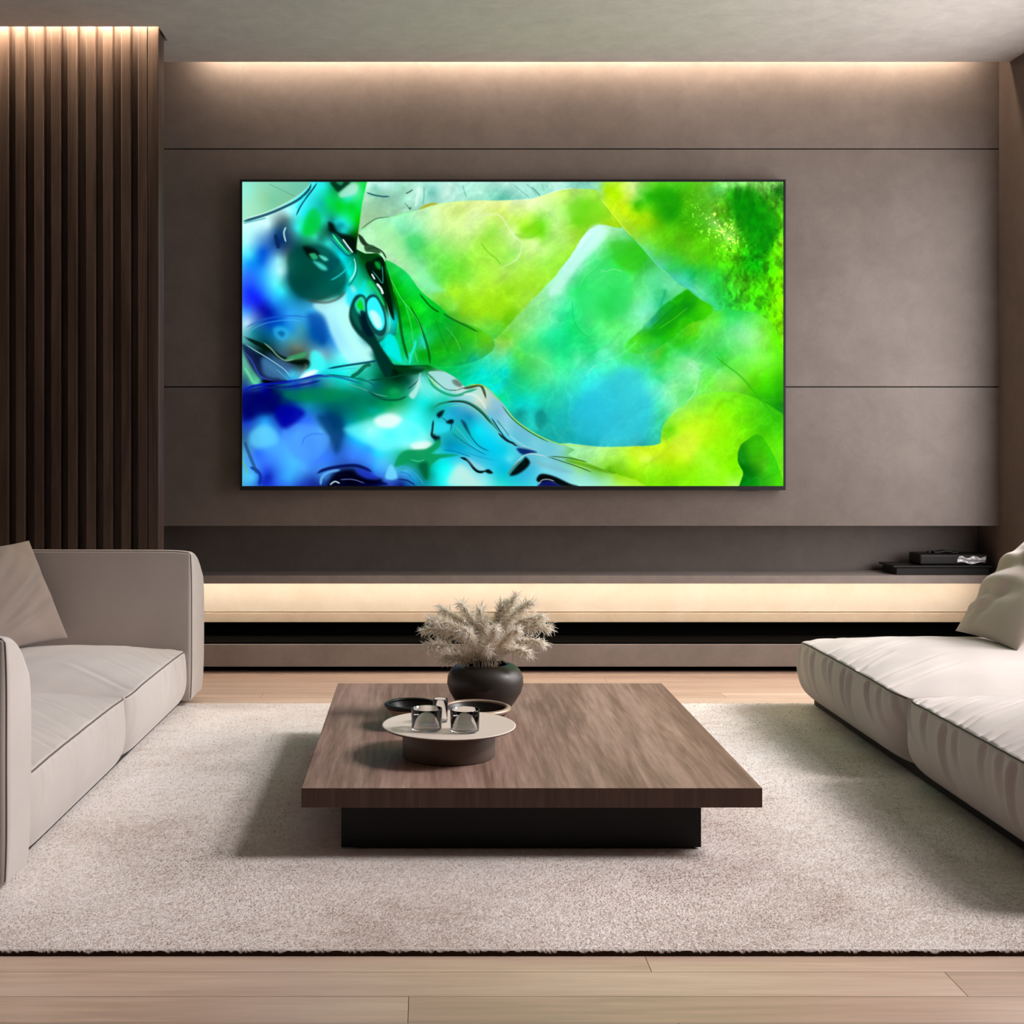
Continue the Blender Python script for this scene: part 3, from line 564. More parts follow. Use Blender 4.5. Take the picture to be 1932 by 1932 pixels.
def paint_picture(W, H):
    xs = PX0+(np.arange(W)+.5)*(PX1-PX0)/W; ys = PY0+(np.arange(H)+.5)*(PY1-PY0)/H
    X, Y = np.meshgrid(xs, ys)
    wx = fbm(H, W, 30, 1)*11; wy = fbm(H, W, 30, 50)*11
    rough = fbm(H, W, 14, 90)
    C = []; 
    for (ox, oy), txt in TILE_COLOURS.items():
        for q in txt.split():
            a, b, h = q.split(','); C.append((ox+float(a)*.15, oy+float(b)*.15, *hexrgb(h)))
    C = np.array(C)
    own = np.zeros(len(C), int); masks = []
    for k, (soft, rg, s) in enumerate(REGIONS):
        P = np.array(pts_of(s))
        P = spline(P, True, 4) if k not in (7,) else P
        dp, _, ip = seg_dist(C[:,0], C[:,1], P, True); own[ip] = k+1
        d, _, i = seg_dist(X, Y, P, True)
        sd = np.where(i, d, -d)+rough*rg*.8
        a = np.clip(sd/soft*.5+.5, 0, 1); masks.append(a*a*(3-2*a))
    img = None
    st = 2
    for k in range(len(REGIONS)+1):
        Q = C[own == k]
        if k and len(Q) == 0: continue
        n = len(Q); wk = 1.0 if k < 8 else .25
        gx, gy = X[::st,::st]+wk*wx[::st,::st], Y[::st,::st]+wk*wy[::st,::st]
        D = np.sqrt((Q[:,None,0]-Q[None,:,0])**2+(Q[:,None,1]-Q[None,:,1])**2+9)   # linear radial basis, lightly smoothed
        A = np.zeros((n+1,n+1)); A[:n,:n] = D-np.eye(n)*3.; A[:n,n] = 1; A[n,:n] = 1
        wts = np.linalg.solve(A, np.vstack([Q[:,2:], np.zeros((1,3))]))
        f = np.zeros(gx.shape+(3,))+wts[n]
        for j in range(n):
            f += np.sqrt((gx-Q[j,0])**2+(gy-Q[j,1])**2+9)[...,None]*wts[j]
        f = np.clip(f, 0, 1)
        f = np.repeat(np.repeat(f, st, 0), st, 1)[:H,:W]
        f = .25*(np.roll(f,1,0)+np.roll(f,1,1)+2*f)
        img = f if k == 0 else img*(1-masks[k-1][...,None])+f*masks[k-1][...,None]
    # fine mineral texture everywhere but in the smooth liquid
    dry = (1-masks[7])[...,None]
    t1 = fbm(H, W, 26, 200, 5); t2 = smooth_noise(H, W, 3, 300)*.5+smooth_noise(H, W, 1.6, 301)*.5
    ridge = (1-np.abs(fbm(H, W, 60, 400, 5))*3.2); ridge = np.clip(ridge, 0, 1)**4
    tone = t1*.08+t2*.06
    img = img*(1+dry*tone[...,None])+dry*ridge[...,None]*np.array([.045,.04,.03])
    deep = masks[2]*np.clip((X-1330)/60, 0, 1)*np.clip((700-Y)/100, 0, 1)
    gw_ = fbm(H, W, 14, 520, 3)*9
    gi = np.clip((np.arange(H)[:,None]+gw_*.5).astype(int), 0, H-1); gj = np.clip((np.arange(W)[None,:]+gw_).astype(int), 0, W-1)
    ga = smooth_noise(H, W, 7, 500, 13)+.6*smooth_noise(H, W, 4, 501, 7)+.3*smooth_noise(H, W, 2, 502, 3)
    grass = np.clip(ga[gi, gj], -.6, .7)
    img *= (1+.5*deep*grass)[...,None]
    fleck = np.clip(smooth_noise(H, W, 5, 600, 4)+smooth_noise(H, W, 2.4, 601)-.22, 0, 1)*masks[2]*np.exp(-((X-1355-.7*(Y-430))/38)**2-((Y-435)/45)**2)
    img += fleck[...,None]*np.array([1.7,1.5,1.0])
    sx = (X*.78-Y*.62); sy = (X*.62+Y*.78)                      # slope direction of the pale ridge
    stripe = smooth_noise(H, W, 5, 700)*0
    for cell, am, sd_ in ((9, .05, 1), (4.5, .035, 2)):
        g = np.random.RandomState(sd_).rand(400); tt_ = (sy+wx*1.2)/cell; i_ = np.floor(tt_).astype(int) % 399; f_ = tt_-np.floor(tt_); f_ = f_*f_*(3-2*f_)
        stripe += am*(g[i_]*(1-f_)+g[i_+1]*f_-.5)
    fade = np.clip(fbm(H, W, 60, 710, 2)+.5, 0, 1)
    img *= (1+(dry[...,0]*stripe*fade*1.7))[...,None]
    for line in MARKS.strip().splitlines():
        q = line.split(); kind = q[0]; col = hexrgb(q[1])
        if kind == 'L': wid, soft, op = float(q[2]), float(q[3]), float(q[4]); P = spline([tuple(map(float,p.split(','))) for p in q[5:]], False)
        else: soft, op = float(q[2]), float(q[3]); wid = 0; P = spline([tuple(map(float,p.split(','))) for p in q[4:]], True)
        m = wid+soft+3
        x0,x1 = P[:,0].min()-m, P[:,0].max()+m; y0,y1 = P[:,1].min()-m, P[:,1].max()+m
        ix = np.where((xs > x0) & (xs < x1))[0]; iy = np.where((ys > y0) & (ys < y1))[0]
        if len(ix) == 0 or len(iy) == 0: continue
        sl = np.s_[iy[0]:iy[-1]+1, ix[0]:ix[-1]+1]
        if kind == 'L':
            d, arc, _ = seg_dist(X[sl], Y[sl], P, False)
            taper = np.clip(np.minimum(arc, 1-arc)*6, .15, 1)
            sd = wid*.5*taper-d; a = np.clip(sd/soft+.5, 0, 1)*np.clip(taper*1.6, 0, 1)
        else:
            d, _, ins = seg_dist(X[sl], Y[sl], P, True)
            a = np.clip(np.where(ins, d, -d)/(2*soft)+.5, 0, 1)
        a = (a*a*(3-2*a)*op)[...,None]
        img[sl] = img[sl]*(1-a)+col*a
    return np.clip(img, 0, 1)
# ------------------------------------------------------------------ the room
XL, XR, YB, YF, ZC = -3.0, 3.307, 7.62, -1.3, 3.46
PANEL_X = -1.384
# oak floor, real boards with hairline joints
PW = .145; Y0 = 3.335
V, Fc, T = [], [], []
def board(x0, x1, y0, y1):
    g = .0008; i = len(V); V.extend([(x0+g,y0+g,0),(x1-g,y0+g,0),(x1-g,y1-g,0),(x0+g,y1-g,0)]); Fc.append((i,i+1,i+2,i+3))
    T.extend([(random.random(), random.random(), random.random())]*4)
fixed = {0: .573, -1: 1.31, -2: -.037}
for r in range(-33, 32):
    y0 = Y0+r*PW; y1 = min(y0+PW, 7.95)
    if y1 <= y0: continue
    c = fixed.get(r, random.uniform(-2.4, 2.4)); xs = sorted([c-2.4*k for k in range(-2, 3)])
    xs = [XL-.05]+[x for x in xs if XL < x < XR+.2]+[XR+.25]
    for a, b2 in zip(xs, xs[1:]): board(a, b2, y0, y1)
fl = mesh_np('floor', V, Fc, M['oak'], None, False)
at = fl.data.attributes.new('tone', 'FLOAT_VECTOR', 'POINT'); at.data.foreach_set('vector', np.array(T, np.float32).ravel())
bm = bmesh.new(); bm.from_mesh(fl.data); n0 = len(bm.faces); add_box(bm, XL-.05, XR+.25, YF-.1, 7.95, -.05, -.0012)
bm.faces.ensure_lookup_table()
for f in bm.faces[n0:]: f.material_index = 1
bm.to_mesh(fl.data); bm.free(); fl.data.materials.append(M['gap']); structure(fl)
# ceiling with a light slot along the back wall and another above the slatted panel
LX0, LX1, LY0, LY1 = 1.35, XR-.02, 2.6, 6.36                  # unseen roof opening, added to let the sun reach the seating
ce = boxes('ceiling', [(XL-.05, LX0, YF-.1, 6.833, ZC, ZC+.06), (LX0, XR+.25, YF-.1, LY0, ZC, ZC+.06), (LX1, XR+.25, LY0, LY1, ZC, ZC+.06), (LX0, XR+.25, LY1, 6.833, ZC, ZC+.06),
                       (PANEL_X+.014, XR+.25, 6.833, 7.08, ZC, ZC+.06), (XL-.05, XR+.25, 7.08, 7.48, ZC, ZC+.06),
                       (XL-.05, XR+.25, 6.42, 8.0, 3.74, 3.82), (XL-.05, XR+.25, 6.38, 6.42, ZC+.06, 3.82)], M['ceiling']); structure(ce)
# back wall: three courses of plaster boards with open joints, and the niche behind the shelf
zj1, zj2, zb = wz(281, YB), wz(730, YB), wz(992, YB); j = .0035
wb = boxes('wall_back', [(XL-.05, XR+.02, YB, YB+.06, zj1+j, 3.74), (XL-.05, XR+.02, YB, YB+.06, zj2+j, zj1-j), (XL-.05, XR+.02, YB, YB+.06, zb, zj2-j),
                         (XL-.05, XR+.02, YB+.06, 7.97, zb, 3.74), (XL-.05, XR+.02, 7.92, 7.97, 0, zb)], M['wall']); structure(wb)
structure(boxes('wall_left', [(XL-.15, XL, YF, 7.97, 0, 3.74)], M['backroom']))
structure(boxes('wall_front', [(XL-.15, XR+.25, YF-.12, YF, 0, 3.74)], M['backroom']))
# window wall on the right, outside the frame except for its last strip beside the back wall
WY0, WY1, WZ0, WZ1 = 2.6, 7.24, .62, 3.42
structure(boxes('wall_right', [(XR, XR+.2, YF, WY0, 0, 3.74), (XR, XR+.2, WY1, 7.97, 0, 3.74), (XR, XR+.2, WY0, WY1, 0, WZ0), (XR, XR+.2, WY0, WY1, WZ1, 3.46)], M['side']))
fr = [(XR+.12, XR+.17, WY0, WY1, WZ0, WZ0+.05), (XR+.12, XR+.17, WY0, WY1, WZ1-.05, WZ1)]
for y in (WY0, (WY0*2+WY1)/3, (WY0+WY1*2)/3, WY1-.05): fr.append((XR+.12, XR+.17, y, y+.05, WZ0+.05, WZ1-.05))
structure(boxes('window_1', fr, M['bezel']))

# ------------------------------------------------------------------ slatted walnut panel
sp = thing('slatted_panel', 'floor-to-ceiling panel of dark walnut slats left of the television wall', 'wall panel')
PF = 6.90
boxes('backing_board', [(XL, PANEL_X, PF+.055, PF+.15, 0, 3.70)], M['slat'], sp)
edges = [16,47,82,114,145.5,180,212,246,278,299.4]
while wx(edges[0]-32.8, PF) > XL+.06: edges.insert(0, edges[0]-32.8)
for e in edges:
    x1 = wx(e, PF); w = .049 if e < 299 else .056
    boxes('slat', [(x1-w, x1, PF, PF+.056, 0, 3.70)], M['slat'], sp, .0035, 2)

# ------------------------------------------------------------------ light strips
def strip(name, label, b, mat, group=None):
    o = boxes(name, [b], mat); o['label'] = label; o['category'] = 'light strip'
    return o
strip('cove_light', 'warm cove light strip in the ceiling slot above the television wall', (-1.27, 3.12, 7.515, 7.53, 3.56, 3.575), M['warm_led'])
strip('cove_light', 'warm cove light strip in the ceiling slot above the slatted walnut panel', (XL+.02, PANEL_X-.02, 6.845, 6.86, 3.545, 3.56), M['slat_led'])

# ------------------------------------------------------------------ wall-mounted media console
mc = thing('media_console', 'long wall-hung console with grey shelf and glowing cream panel below television', 'console', (0, 7.6, 0))
CY = 7.6
def part(name, b, mat, bev=.002): return boxes(name, [(b[0], b[1], b[2]-CY, b[3]-CY, b[4], b[5])], mat, mc, bev)
zs1, zs0 = .548, .502
boxes('shelf_top', [(XL+.01, XR-.004, 7.595-CY, 7.613-CY, zs0, zs1), (XL+.01, XR-.004, 7.613-CY, 7.915-CY, .524, zs1)], M['stone'], mc)
zl = wz(1155, 7.80)
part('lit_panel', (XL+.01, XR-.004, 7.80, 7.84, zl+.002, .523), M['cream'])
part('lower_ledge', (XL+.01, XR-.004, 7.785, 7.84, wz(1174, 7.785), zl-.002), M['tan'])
part('shaded_recess', (XL+.01, XR-.004, 7.86, 7.90, .15, .523), M['recess_shade'], 0)
part('recess_bottom_shade', (XL+.01, XR-.004, 7.57, 7.86, .160, .1685), M['recess_shade'], 0)  # dark sheet over the plinth top, painting the shade of the gap
part('plinth', (XL+.01, XR-.004, 7.555, 7.90, .033, .1600), M['stone'])
part('plinth_foot', (XL+.01, XR-.004, 7.62, 7.90, 0, .033), M['recess_shade'], 0)
strip('shelf_light', 'warm light strip under the grey console shelf', (-2.2, 3.24, 7.640, 7.656, .5145, .5232), M['shelf_led'])

# ------------------------------------------------------------------ television
TX0, TX1, TZ0, TZ1 = wx(452.5, 7.55), wx(1482.5, 7.55), wz(925, 7.55), wz(338.5, 7.55)
tv = thing('television', 'large flat television showing blue, cyan and lime liquid colours on grey wall', 'television', ((TX0+TX1)/2, 7.62, (TZ0+TZ1)/2))
ox, oz = -(TX0+TX1)/2, -(TZ0+TZ1)/2
SX0, SX1, SZ0, SZ1 = wx(457, 7.55), wx(1478, 7.55), wz(917, 7.55), wz(343, 7.55)
y = 7.55-7.62
boxes('bezel', [(TX0+ox, SX0+ox, y, y+.02, TZ0+oz, TZ1+oz), (SX1+ox, TX1+ox, y, y+.02, TZ0+oz, TZ1+oz), (SX0+ox, SX1+ox, y, y+.02, SZ1+oz, TZ1+oz), (SX0+ox, SX1+ox, y-.001, y+.02, TZ0+oz, SZ0+oz)], M['bezel'], tv)
boxes('back_housing', [(TX0+ox+.002, TX1+ox-.002, y+.0205, -.001, TZ0+oz+.004, TZ1+oz-.004)], M['housing'], tv)
boxes('sensor', [(wx(1392, 7.55)+ox, wx(1432, 7.55)+ox, y-.001, y+.012, TZ0+oz-.005, TZ0+oz-.0002)], M['housing'], tv, .0015)
W, H = 1021, 574
img = paint_picture(W, H)
gx = np.linspace(SX0+ox, SX1+ox, W); gz = np.linspace(SZ1+oz, SZ0+oz, H)
GX, GZ = np.meshgrid(gx, gz); V = np.stack([GX.ravel(), np.full(W*H, y+.002), GZ.ravel()], 1)
I = np.arange(W*H).reshape(H, W); Fc = np.stack([I[:-1,:-1].ravel(), I[1:,:-1].ravel(), I[1:,1:].ravel(), I[:-1,1:].ravel()], 1)
m, t, b = nt('display'); t.nodes.remove(b); e = N(t, 'ShaderNodeEmission'); a = N(t, 'ShaderNodeAttribute', attribute_name='picture')
t.links.new(a.outputs['Color'], e.inputs['Color']); t.links.new(e.outputs[0], t.nodes['Material Output'].inputs['Surface'])
m.cycles.emission_sampling = 'NONE'
so = mesh_np('screen', V, Fc, m, tv, False)
lin = np.where(img <= .04045, img/12.92, ((img+.055)/1.055)**2.4).reshape(-1, 3)
ca = so.data.color_attributes.new('picture', 'FLOAT_COLOR', 'POINT'); ca.data.foreach_set('color', np.hstack([lin, np.ones((len(lin),1))]).astype(np.float32).ravel())

# ------------------------------------------------------------------ black things on the shelf
tr = thing('shelf_case', 'flat wide black case lying on the right end of the console shelf', 'case', (2.985, 7.75, zs1))
boxes('body', [(-.265, .27, -.12, .11, .0005, .042)], M['blackbox'], tr, .004)
boxes('lid', [(-.285, .285, -.13, .12, .0425, .054)], M['blackbox'], tr, .003)
bx = thing('clutch_box', 'small black box with silver front flap on top of the flat black case', 'box', (3.06, 7.74, zs1+.0545))
def rbox_grid(half, r, n):
    """closed rounded box: returns points, outward directions and quads; half = half sizes, n = cells per axis"""
    ax = []
    for h, k in zip(half, n):
        e = r*(1-np.cos(np.linspace(0, math.pi/2, 6)))[:-1] if r > 0 else np.array([])
        mid = np.linspace(-h+r, h-r, k+1)
        ax.append(np.concatenate([-h+r*np.sin(np.linspace(0, math.pi/2, 6))[:-1]*1.0, mid, (h-r*np.sin(np.linspace(0, math.pi/2, 6))[:-1])[::-1]]))
    V, Fc = [], []; base = 0
    for a in range(3):
        u, v = (a+1) % 3, (a+2) % 3
        for s in (-1, 1):
            U, W_ = np.meshgrid(ax[u], ax[v], indexing='ij'); P = np.zeros(U.shape+(3,)); P[...,u] = U; P[...,v] = W_; P[...,a] = s*half[a]
            I = base+np.arange(U.size).reshape(U.shape); q = np.stack([I[:-1,:-1], I[1:,:-1], I[1:,1:], I[:-1,1:]], -1).reshape(-1, 4)
            Fc.append(q if s > 0 else q[:,::-1]); V.append(P.reshape(-1, 3)); base += U.size
    P = np.concatenate(V); hh = np.array(half)-r; Q = np.clip(P, -hh, hh); D = P-Q; D /= np.linalg.norm(D, axis=1)[:,None]+1e-12
    return Q+r*D, D, np.concatenate(Fc)
def soft_box(name, half, r, n, fn, mat, parent):
    P, D, Q = rbox_grid(half, r, n)
    key = np.round(P*20000).astype(np.int64); _, first, inv = np.unique(key, axis=0, return_index=True, return_inverse=True); inv = inv.ravel()
    P, D, Q = P[first], D[first], inv[Q]
    ok = np.array([len(set(q)) == 4 for q in Q.tolist()])
    if fn: P = fn(P, D)
    return mesh_np(name, P, Q[ok], mat, parent)
o = soft_box('body', (.198, .09, .031), .012, (4,4,2), None, M['blackbox'], bx); o.location = (0, 0, .0315)
o = soft_box('handle', (.075, .03, .006), .005, (6,3,1), lambda P, D: P+np.stack([0*P[:,0], 0*P[:,0], .004*np.cos(P[:,0]*60)], 1), M['blackbox'], bx); o.location = (-.02, 0, .071)
o = soft_box('clasp', (.009, .012, .006), .004, (2,2,1), None, M['blackbox'], bx); o.location = (-.11, 0, .0685)
gxx, gzz = np.meshgrid(np.linspace(0, 1, 30), np.linspace(0, 1, 12)); rr = np.random.RandomState(3)
V = np.stack([.012+.165*gxx+.01*gzz, -.0925-.004*np.abs(np.sin(gxx*17+gzz*5))-.003*np.sin(gzz*9+gxx*4), .012+(.036+.006*np.sin(gxx*14))*gzz+.006*np.sin(gxx*9)*(1-gzz)], -1).reshape(-1, 3)
I = np.arange(360).reshape(12, 30); Fc = np.stack([I[:-1,:-1].ravel(), I[:-1,1:].ravel(), I[1:,1:].ravel(), I[1:,:-1].ravel()], 1)
o = mesh_np('silver_flap', V, Fc, M['silver'], bx); o['label'] = 'crumpled silver flap'
o.modifiers.new('thick', 'SOLIDIFY').thickness = .0015

# ------------------------------------------------------------------ rug
RX0, RX1, RY0, RY1, RZ = -2.62, 3.1, 3.437, 6.61, .016
rg = thing('rug', 'large pale grey-beige pile rug with dark brown edge under table and sofas', 'rug', (0, 0, 0))
o = boxes('backing', [(RX0+.004, RX1-.004, RY0+.004, RY1-.004, .0005, RZ)], M['rug'], rg)
o = boxes('edge_binding', [(RX0, RX1, RY0, RY0+.0038, .0003, RZ-.001), (RX0, RX1, RY1-.0038, RY1, .0003, RZ-.001), (RX0, RX0+.0038, RY0+.004, RY1-.004, .0003, RZ-.001), (RX1-.0038, RX1, RY0+.004, RY1-.004, .0003, RZ-.001)], M['binding'], rg)
o['label'] = 'dark brown edge'
NB = 480000
u = RS.rand(NB); p = 2.2                                     # denser towards the front edge
a0, a1 = RY0**-p, RY1**-p; by = (a0+(a1-a0)*u)**(-1/p)
lo = np.maximum(RX0+.01, -.45*by-.25); hi = np.minimum(RX1-.01, .60*by+.35); bxp = lo+(hi-lo)*RS.rand(NB)
nf = 9000                                                    # tufts along the front edge
by[:nf] = RY0+.010*RS.rand(nf); bxp[:nf] = RX0+.2+(RX1-RX0-.8)*RS.rand(nf)
keep = ~((bxp > -.262) & (bxp < .889) & (by > 4.279) & (by < 5.83)); bxp, by = bxp[keep], by[keep]; NB = len(by)
sz = by/3.45
ln = (.005+.005*RS.rand(NB)); wd = .0016*sz*(.7+.8*RS.rand(NB)); az = RS.rand(NB)*2*math.pi
lean = np.stack([.35+.5*RS.randn(NB), -.55+.5*RS.randn(NB)], 1)+.5*np.stack([np.sin(by*7+bxp*3), np.cos(bxp*5)], 1)
edge = by < RY0+.012; ln[edge] *= 1.5
dx, dy = np.cos(az)*wd, np.sin(az)*wd
B = np.stack([bxp, by, np.full(NB, RZ-.001)], 1)
V = np.empty((NB, 3, 3)); V[:,0] = B+np.stack([dx, dy, 0*dx], 1); V[:,1] = B-np.stack([dx, dy, 0*dx], 1)
V[:,2] = B+np.stack([lean[:,0]*ln*1.2, lean[:,1]*ln*1.2, ln*(.35+.35*RS.rand(NB))], 1)
ex = bxp[edge]; sc = np.abs(np.sin(ex*math.pi/.019+1.3*np.sin(ex*41)+.9*np.sin(ex*97)))**1.5*(.6+.4*np.sin(ex*63))   # scalloped tufts over the edge
V[edge,0,1] = RY0+.003; V[edge,1,1] = RY0+.003; V[edge,0,0] = ex+.0022; V[edge,1,0] = ex-.0022; V[edge,0,2] = RZ+.002; V[edge,1,2] = RZ+.002
V[edge,2,0] = ex+.002*RS.randn(edge.sum()); V[edge,2,1] = RY0-.0025-.002*RS.rand(edge.sum()); V[edge,2,2] = RZ-.0005-.0085*sc*(.6+.5*RS.rand(edge.sum()))
po = mesh_np('pile', V.reshape(-1, 3), np.arange(NB*3).reshape(NB, 3), M['pile'], rg, False); po['kind'] = 'stuff'
tone = np.repeat(np.clip(.5+.17*RS.randn(NB), 0, 1), 3).astype(np.float32)
ta = po.data.attributes.new('tone', 'FLOAT', 'POINT'); ta.data.foreach_set('value', tone)
RT = .0225                                                   # furniture stands just on the backing

# ------------------------------------------------------------------ coffee table
ct = thing('coffee_table', 'low wide walnut coffee table with black plinth on the pale rug', 'table', (.34, 5.05, RT))
TZ = .241
boxes('tabletop', [(-.386-.34, 1.065-.34, 4.17-5.05, 5.937-5.05, .179-RT, TZ-RT)], M['walnut'], ct, .0018, 2)
boxes('base', [(-.267-.34, .894-.34, 4.274-5.05, 5.83-5.05, 0, .1785-RT)], M['black'], ct, .001, 1)

# ------------------------------------------------------------------ things on the coffee table
tt_ = bpy.data.objects['tabletop']; tt_.data.materials.append(M['walnut_edge_shaded'])
for p in tt_.data.polygons:
    if abs(p.normal.z) < .5: p.material_index = 1
T0 = TZ+.0006
ty = 4.60; tx = wx(847, ty)
ft = thing('pedestal_tray', 'round pale plate on a wide brown drum foot at the front of the coffee table', 'tray', (tx, ty, T0))
lathe('foot', [(0,0),(.157,0),(.161,.004),(.161,.092),(.156,.0965),(0,.0965)], M['drum'], ft, 96)
lathe('plate', [(0,.097),(.205,.097),(.2275,.1005),(.2315,.1035),(.2320,.1055),(.2300,.1072),(.226,.1068),(0,.1062)], M['plate'], ft, 128)
lathe('plate_rim', [(.205,.0968),(.2285,.0998),(.2325,.1030),(.2327,.1045),(.2322,.1048),(.2318,.1035),(.2275,.1003),(.205,.0969)], M['drum'], ft, 128)
PZ = T0+.1064
def tumbler(label, x, y, r, h, base=.006, wall=.0028):
    g = thing('tumbler', label, 'glass', (x, y, PZ), 0, 'clear glasses on the tray')
    lathe('glass_wall', [(0,.0003),(r*.90,.0003),(r*.95,.003),(r*.965,.008),(r,h-.002),(r-.001,h),(r-wall,h-.001),(r*.965-wall,base+.006),(r*.93-wall,base+.001),(0,base)], M['glass'], g, 64)
tumbler('left wide clear glass tumbler on the pale plate', wx(805, 4.515), 4.515, .053, .074)
tumbler('right wide clear glass tumbler on the pale plate', wx(877, 4.49), 4.49, .050, .076)
tumbler('slim clear glass between and behind the two wide tumblers', wx(831, 4.64), 4.64, .026, .082, .006, .0022)
def bowl(name, label, x, y, rz, prof_out, wall, inner, outer, rim):
    g = thing(name, label, 'bowl', (x, y, T0), rz)
    zt = prof_out[-1][1]; rt = prof_out[-1][0]
    lathe('shell', [(0,0)]+prof_out, outer, g, 72)
    ins = [(max(r-wall, 0), max(z, wall+.004)) for r, z in prof_out if z > wall]
    lathe('inside', [(0, wall+.004)]+ins[:-1]+[(rt-wall, zt)], inner, g, 72)
    lathe('rim', [(rt-.002, zt-.012),(rt+.004, zt-.007),(rt+.005, zt+.001),(rt-wall*.5, zt+.006),(rt-wall-.003, zt+.002),(rt-wall-.002, zt-.005)], rim, g, 72, closed=True)
    return g
bowl('bowl', 'dark bronze bowl with broad tan rim in front of the vase', wx(897, 4.99), 4.99, 0, [(.070,0),(.076,.003),(.084,.020),(.106,.052),(.124,.076),(.129,.086)], .014, M['inner'], M['bowl'], M['rim'])
bowl('bowl', 'flared black bowl left of the vase, behind the glasses', wx(776, 5.06), 5.06, 0, [(.062,0),(.066,.004),(.064,.022),(.074,.044),(.092,.066),(.099,.084)], .008, M['inner'], M['rim'], M['inner'])
vy = 5.285; vx = wx(915.5, vy)
va = thing('vase', 'round dark brown vase holding dried plumes on the coffee table', 'vase', (vx, vy, T0))
vp = [(0,0),(.080,0),(.086,.003),(.098,.022),(.122,.055),(.143,.090),(.152,.122),(.150,.150),(.138,.176),(.118,.193),(.100,.199),(.093,.201),(.088,.199),(.090,.192),(.112,.184),(.130,.165),(.140,.135),(.130,.09),(.09,.03),(0,.012)]
lathe('body', vp, M['vase'], va, 96)

# dried plumes: an arching stem with curling barbs, each plume a thing of its own
MOUTH = np.array([vx, vy, T0+.19])
def plume(tip, seed, nb=460, name='dried_plume', label='', root=(0,0)):
    r = np.random.RandomState(seed)
    A = MOUTH+np.array([root[0], root[1], -.11]); Mth = MOUTH+np.array([root[0]*1.6, root[1]*1.6, .01]); Tp = np.array(tip)
    out = Tp-Mth; mid = Mth+out*.5+np.array([0,0,.30*np.linalg.norm(out[:2])*(1 if tip[2] > .5 else .8)])
    ts = np.linspace(0, 1, 26)
    def curve(s):
        s = np.asarray(s)[...,None]; return (1-s)**2*Mth+2*s*(1-s)*mid+s*s*Tp
    P = np.vstack([A[None], curve(ts)])
    g = thing(name, label, 'dried plume', tuple(A), 0, 'dried plumes in the vase')
    P0 = P-A
    tube('stem', P0, .0016, M['plume'], g, 5)
    V, Fc, To = [], [], []
    L = np.linalg.norm(out)
    for k in range(nb):
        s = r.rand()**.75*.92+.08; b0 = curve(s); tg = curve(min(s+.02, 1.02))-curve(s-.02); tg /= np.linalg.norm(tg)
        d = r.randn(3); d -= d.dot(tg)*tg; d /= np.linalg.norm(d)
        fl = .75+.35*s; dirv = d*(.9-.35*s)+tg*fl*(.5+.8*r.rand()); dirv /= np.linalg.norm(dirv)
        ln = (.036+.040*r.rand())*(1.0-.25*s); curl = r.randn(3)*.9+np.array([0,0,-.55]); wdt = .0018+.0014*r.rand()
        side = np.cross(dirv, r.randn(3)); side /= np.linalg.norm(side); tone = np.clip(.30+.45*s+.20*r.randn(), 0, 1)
        p = b0.copy(); i0 = len(V); seg = 5
        for q in range(seg+1):
            w = wdt*(1-.82*(q/seg)**1.6); V.append(p-A+side*w); V.append(p-A-side*w); To += [tone, tone]
            p = p+dirv*ln/seg; dirv = dirv+curl*.34; dirv /= np.linalg.norm(dirv)
        for q in range(seg): Fc.append((i0+2*q, i0+2*q+1, i0+2*q+3, i0+2*q+2))
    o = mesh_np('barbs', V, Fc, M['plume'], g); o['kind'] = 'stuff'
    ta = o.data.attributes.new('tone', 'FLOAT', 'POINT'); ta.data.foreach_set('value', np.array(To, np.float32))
    g.location = tuple(A)
PL = [(800,1198,0,'cream plume arching furthest left out of the vase'), (812,1178,-.05,'cream plume leaning left above the lowest left plume'), (835,1160,.04,'cream plume rising left from the vase'),
      (872,1150,0,'cream plume standing upright left of the middle dip'), (905,1162,.05,'cream plume in the dip at the top of the bouquet'), (948,1150,.0,'cream plume rising right of the middle dip'),
      (972,1136,.0,'tallest cream plume of the bouquet'), (1000,1146,.03,'cream plume second tallest, right of the tallest'), (1022,1172,0,'cream plume leaning right at upper right of the bouquet'),
      (1034,1192,.0,'cream plume arching furthest right out of the vase'), (1022,1222,-.05,'cream plume drooping to the right below the others'), (995,1240,-.10,'cream plume drooping over the right vase shoulder'),
      (812,1226,-.04,'cream plume drooping to the left below the others'), (840,1248,-.08,'cream plume drooping over the left vase shoulder'), (880,1200,-.15,'cream plume reaching forward left of centre'),
      (935,1196,-.16,'cream plume reaching forward at the centre'), (975,1200,-.14,'cream plume reaching forward right of centre'), (915,1185,-.02,'cream plume standing in the centre of the bouquet'),
      (870,1185,.12,'cream plume leaning back on the left side'), (965,1180,.12,'cream plume leaning back on the right side'), (920,1232,-.15,'short cream plume spilling over the front of the vase mouth')]
for k, (px, py, dy, lab) in enumerate(PL):
    yy = vy+dy; a = 2*math.pi*k/len(PL)
    plume((wx(px, yy), yy, wz(py-9, yy)), 100+k, 460, label=lab, root=(.03*math.cos(a), .03*math.sin(a)))

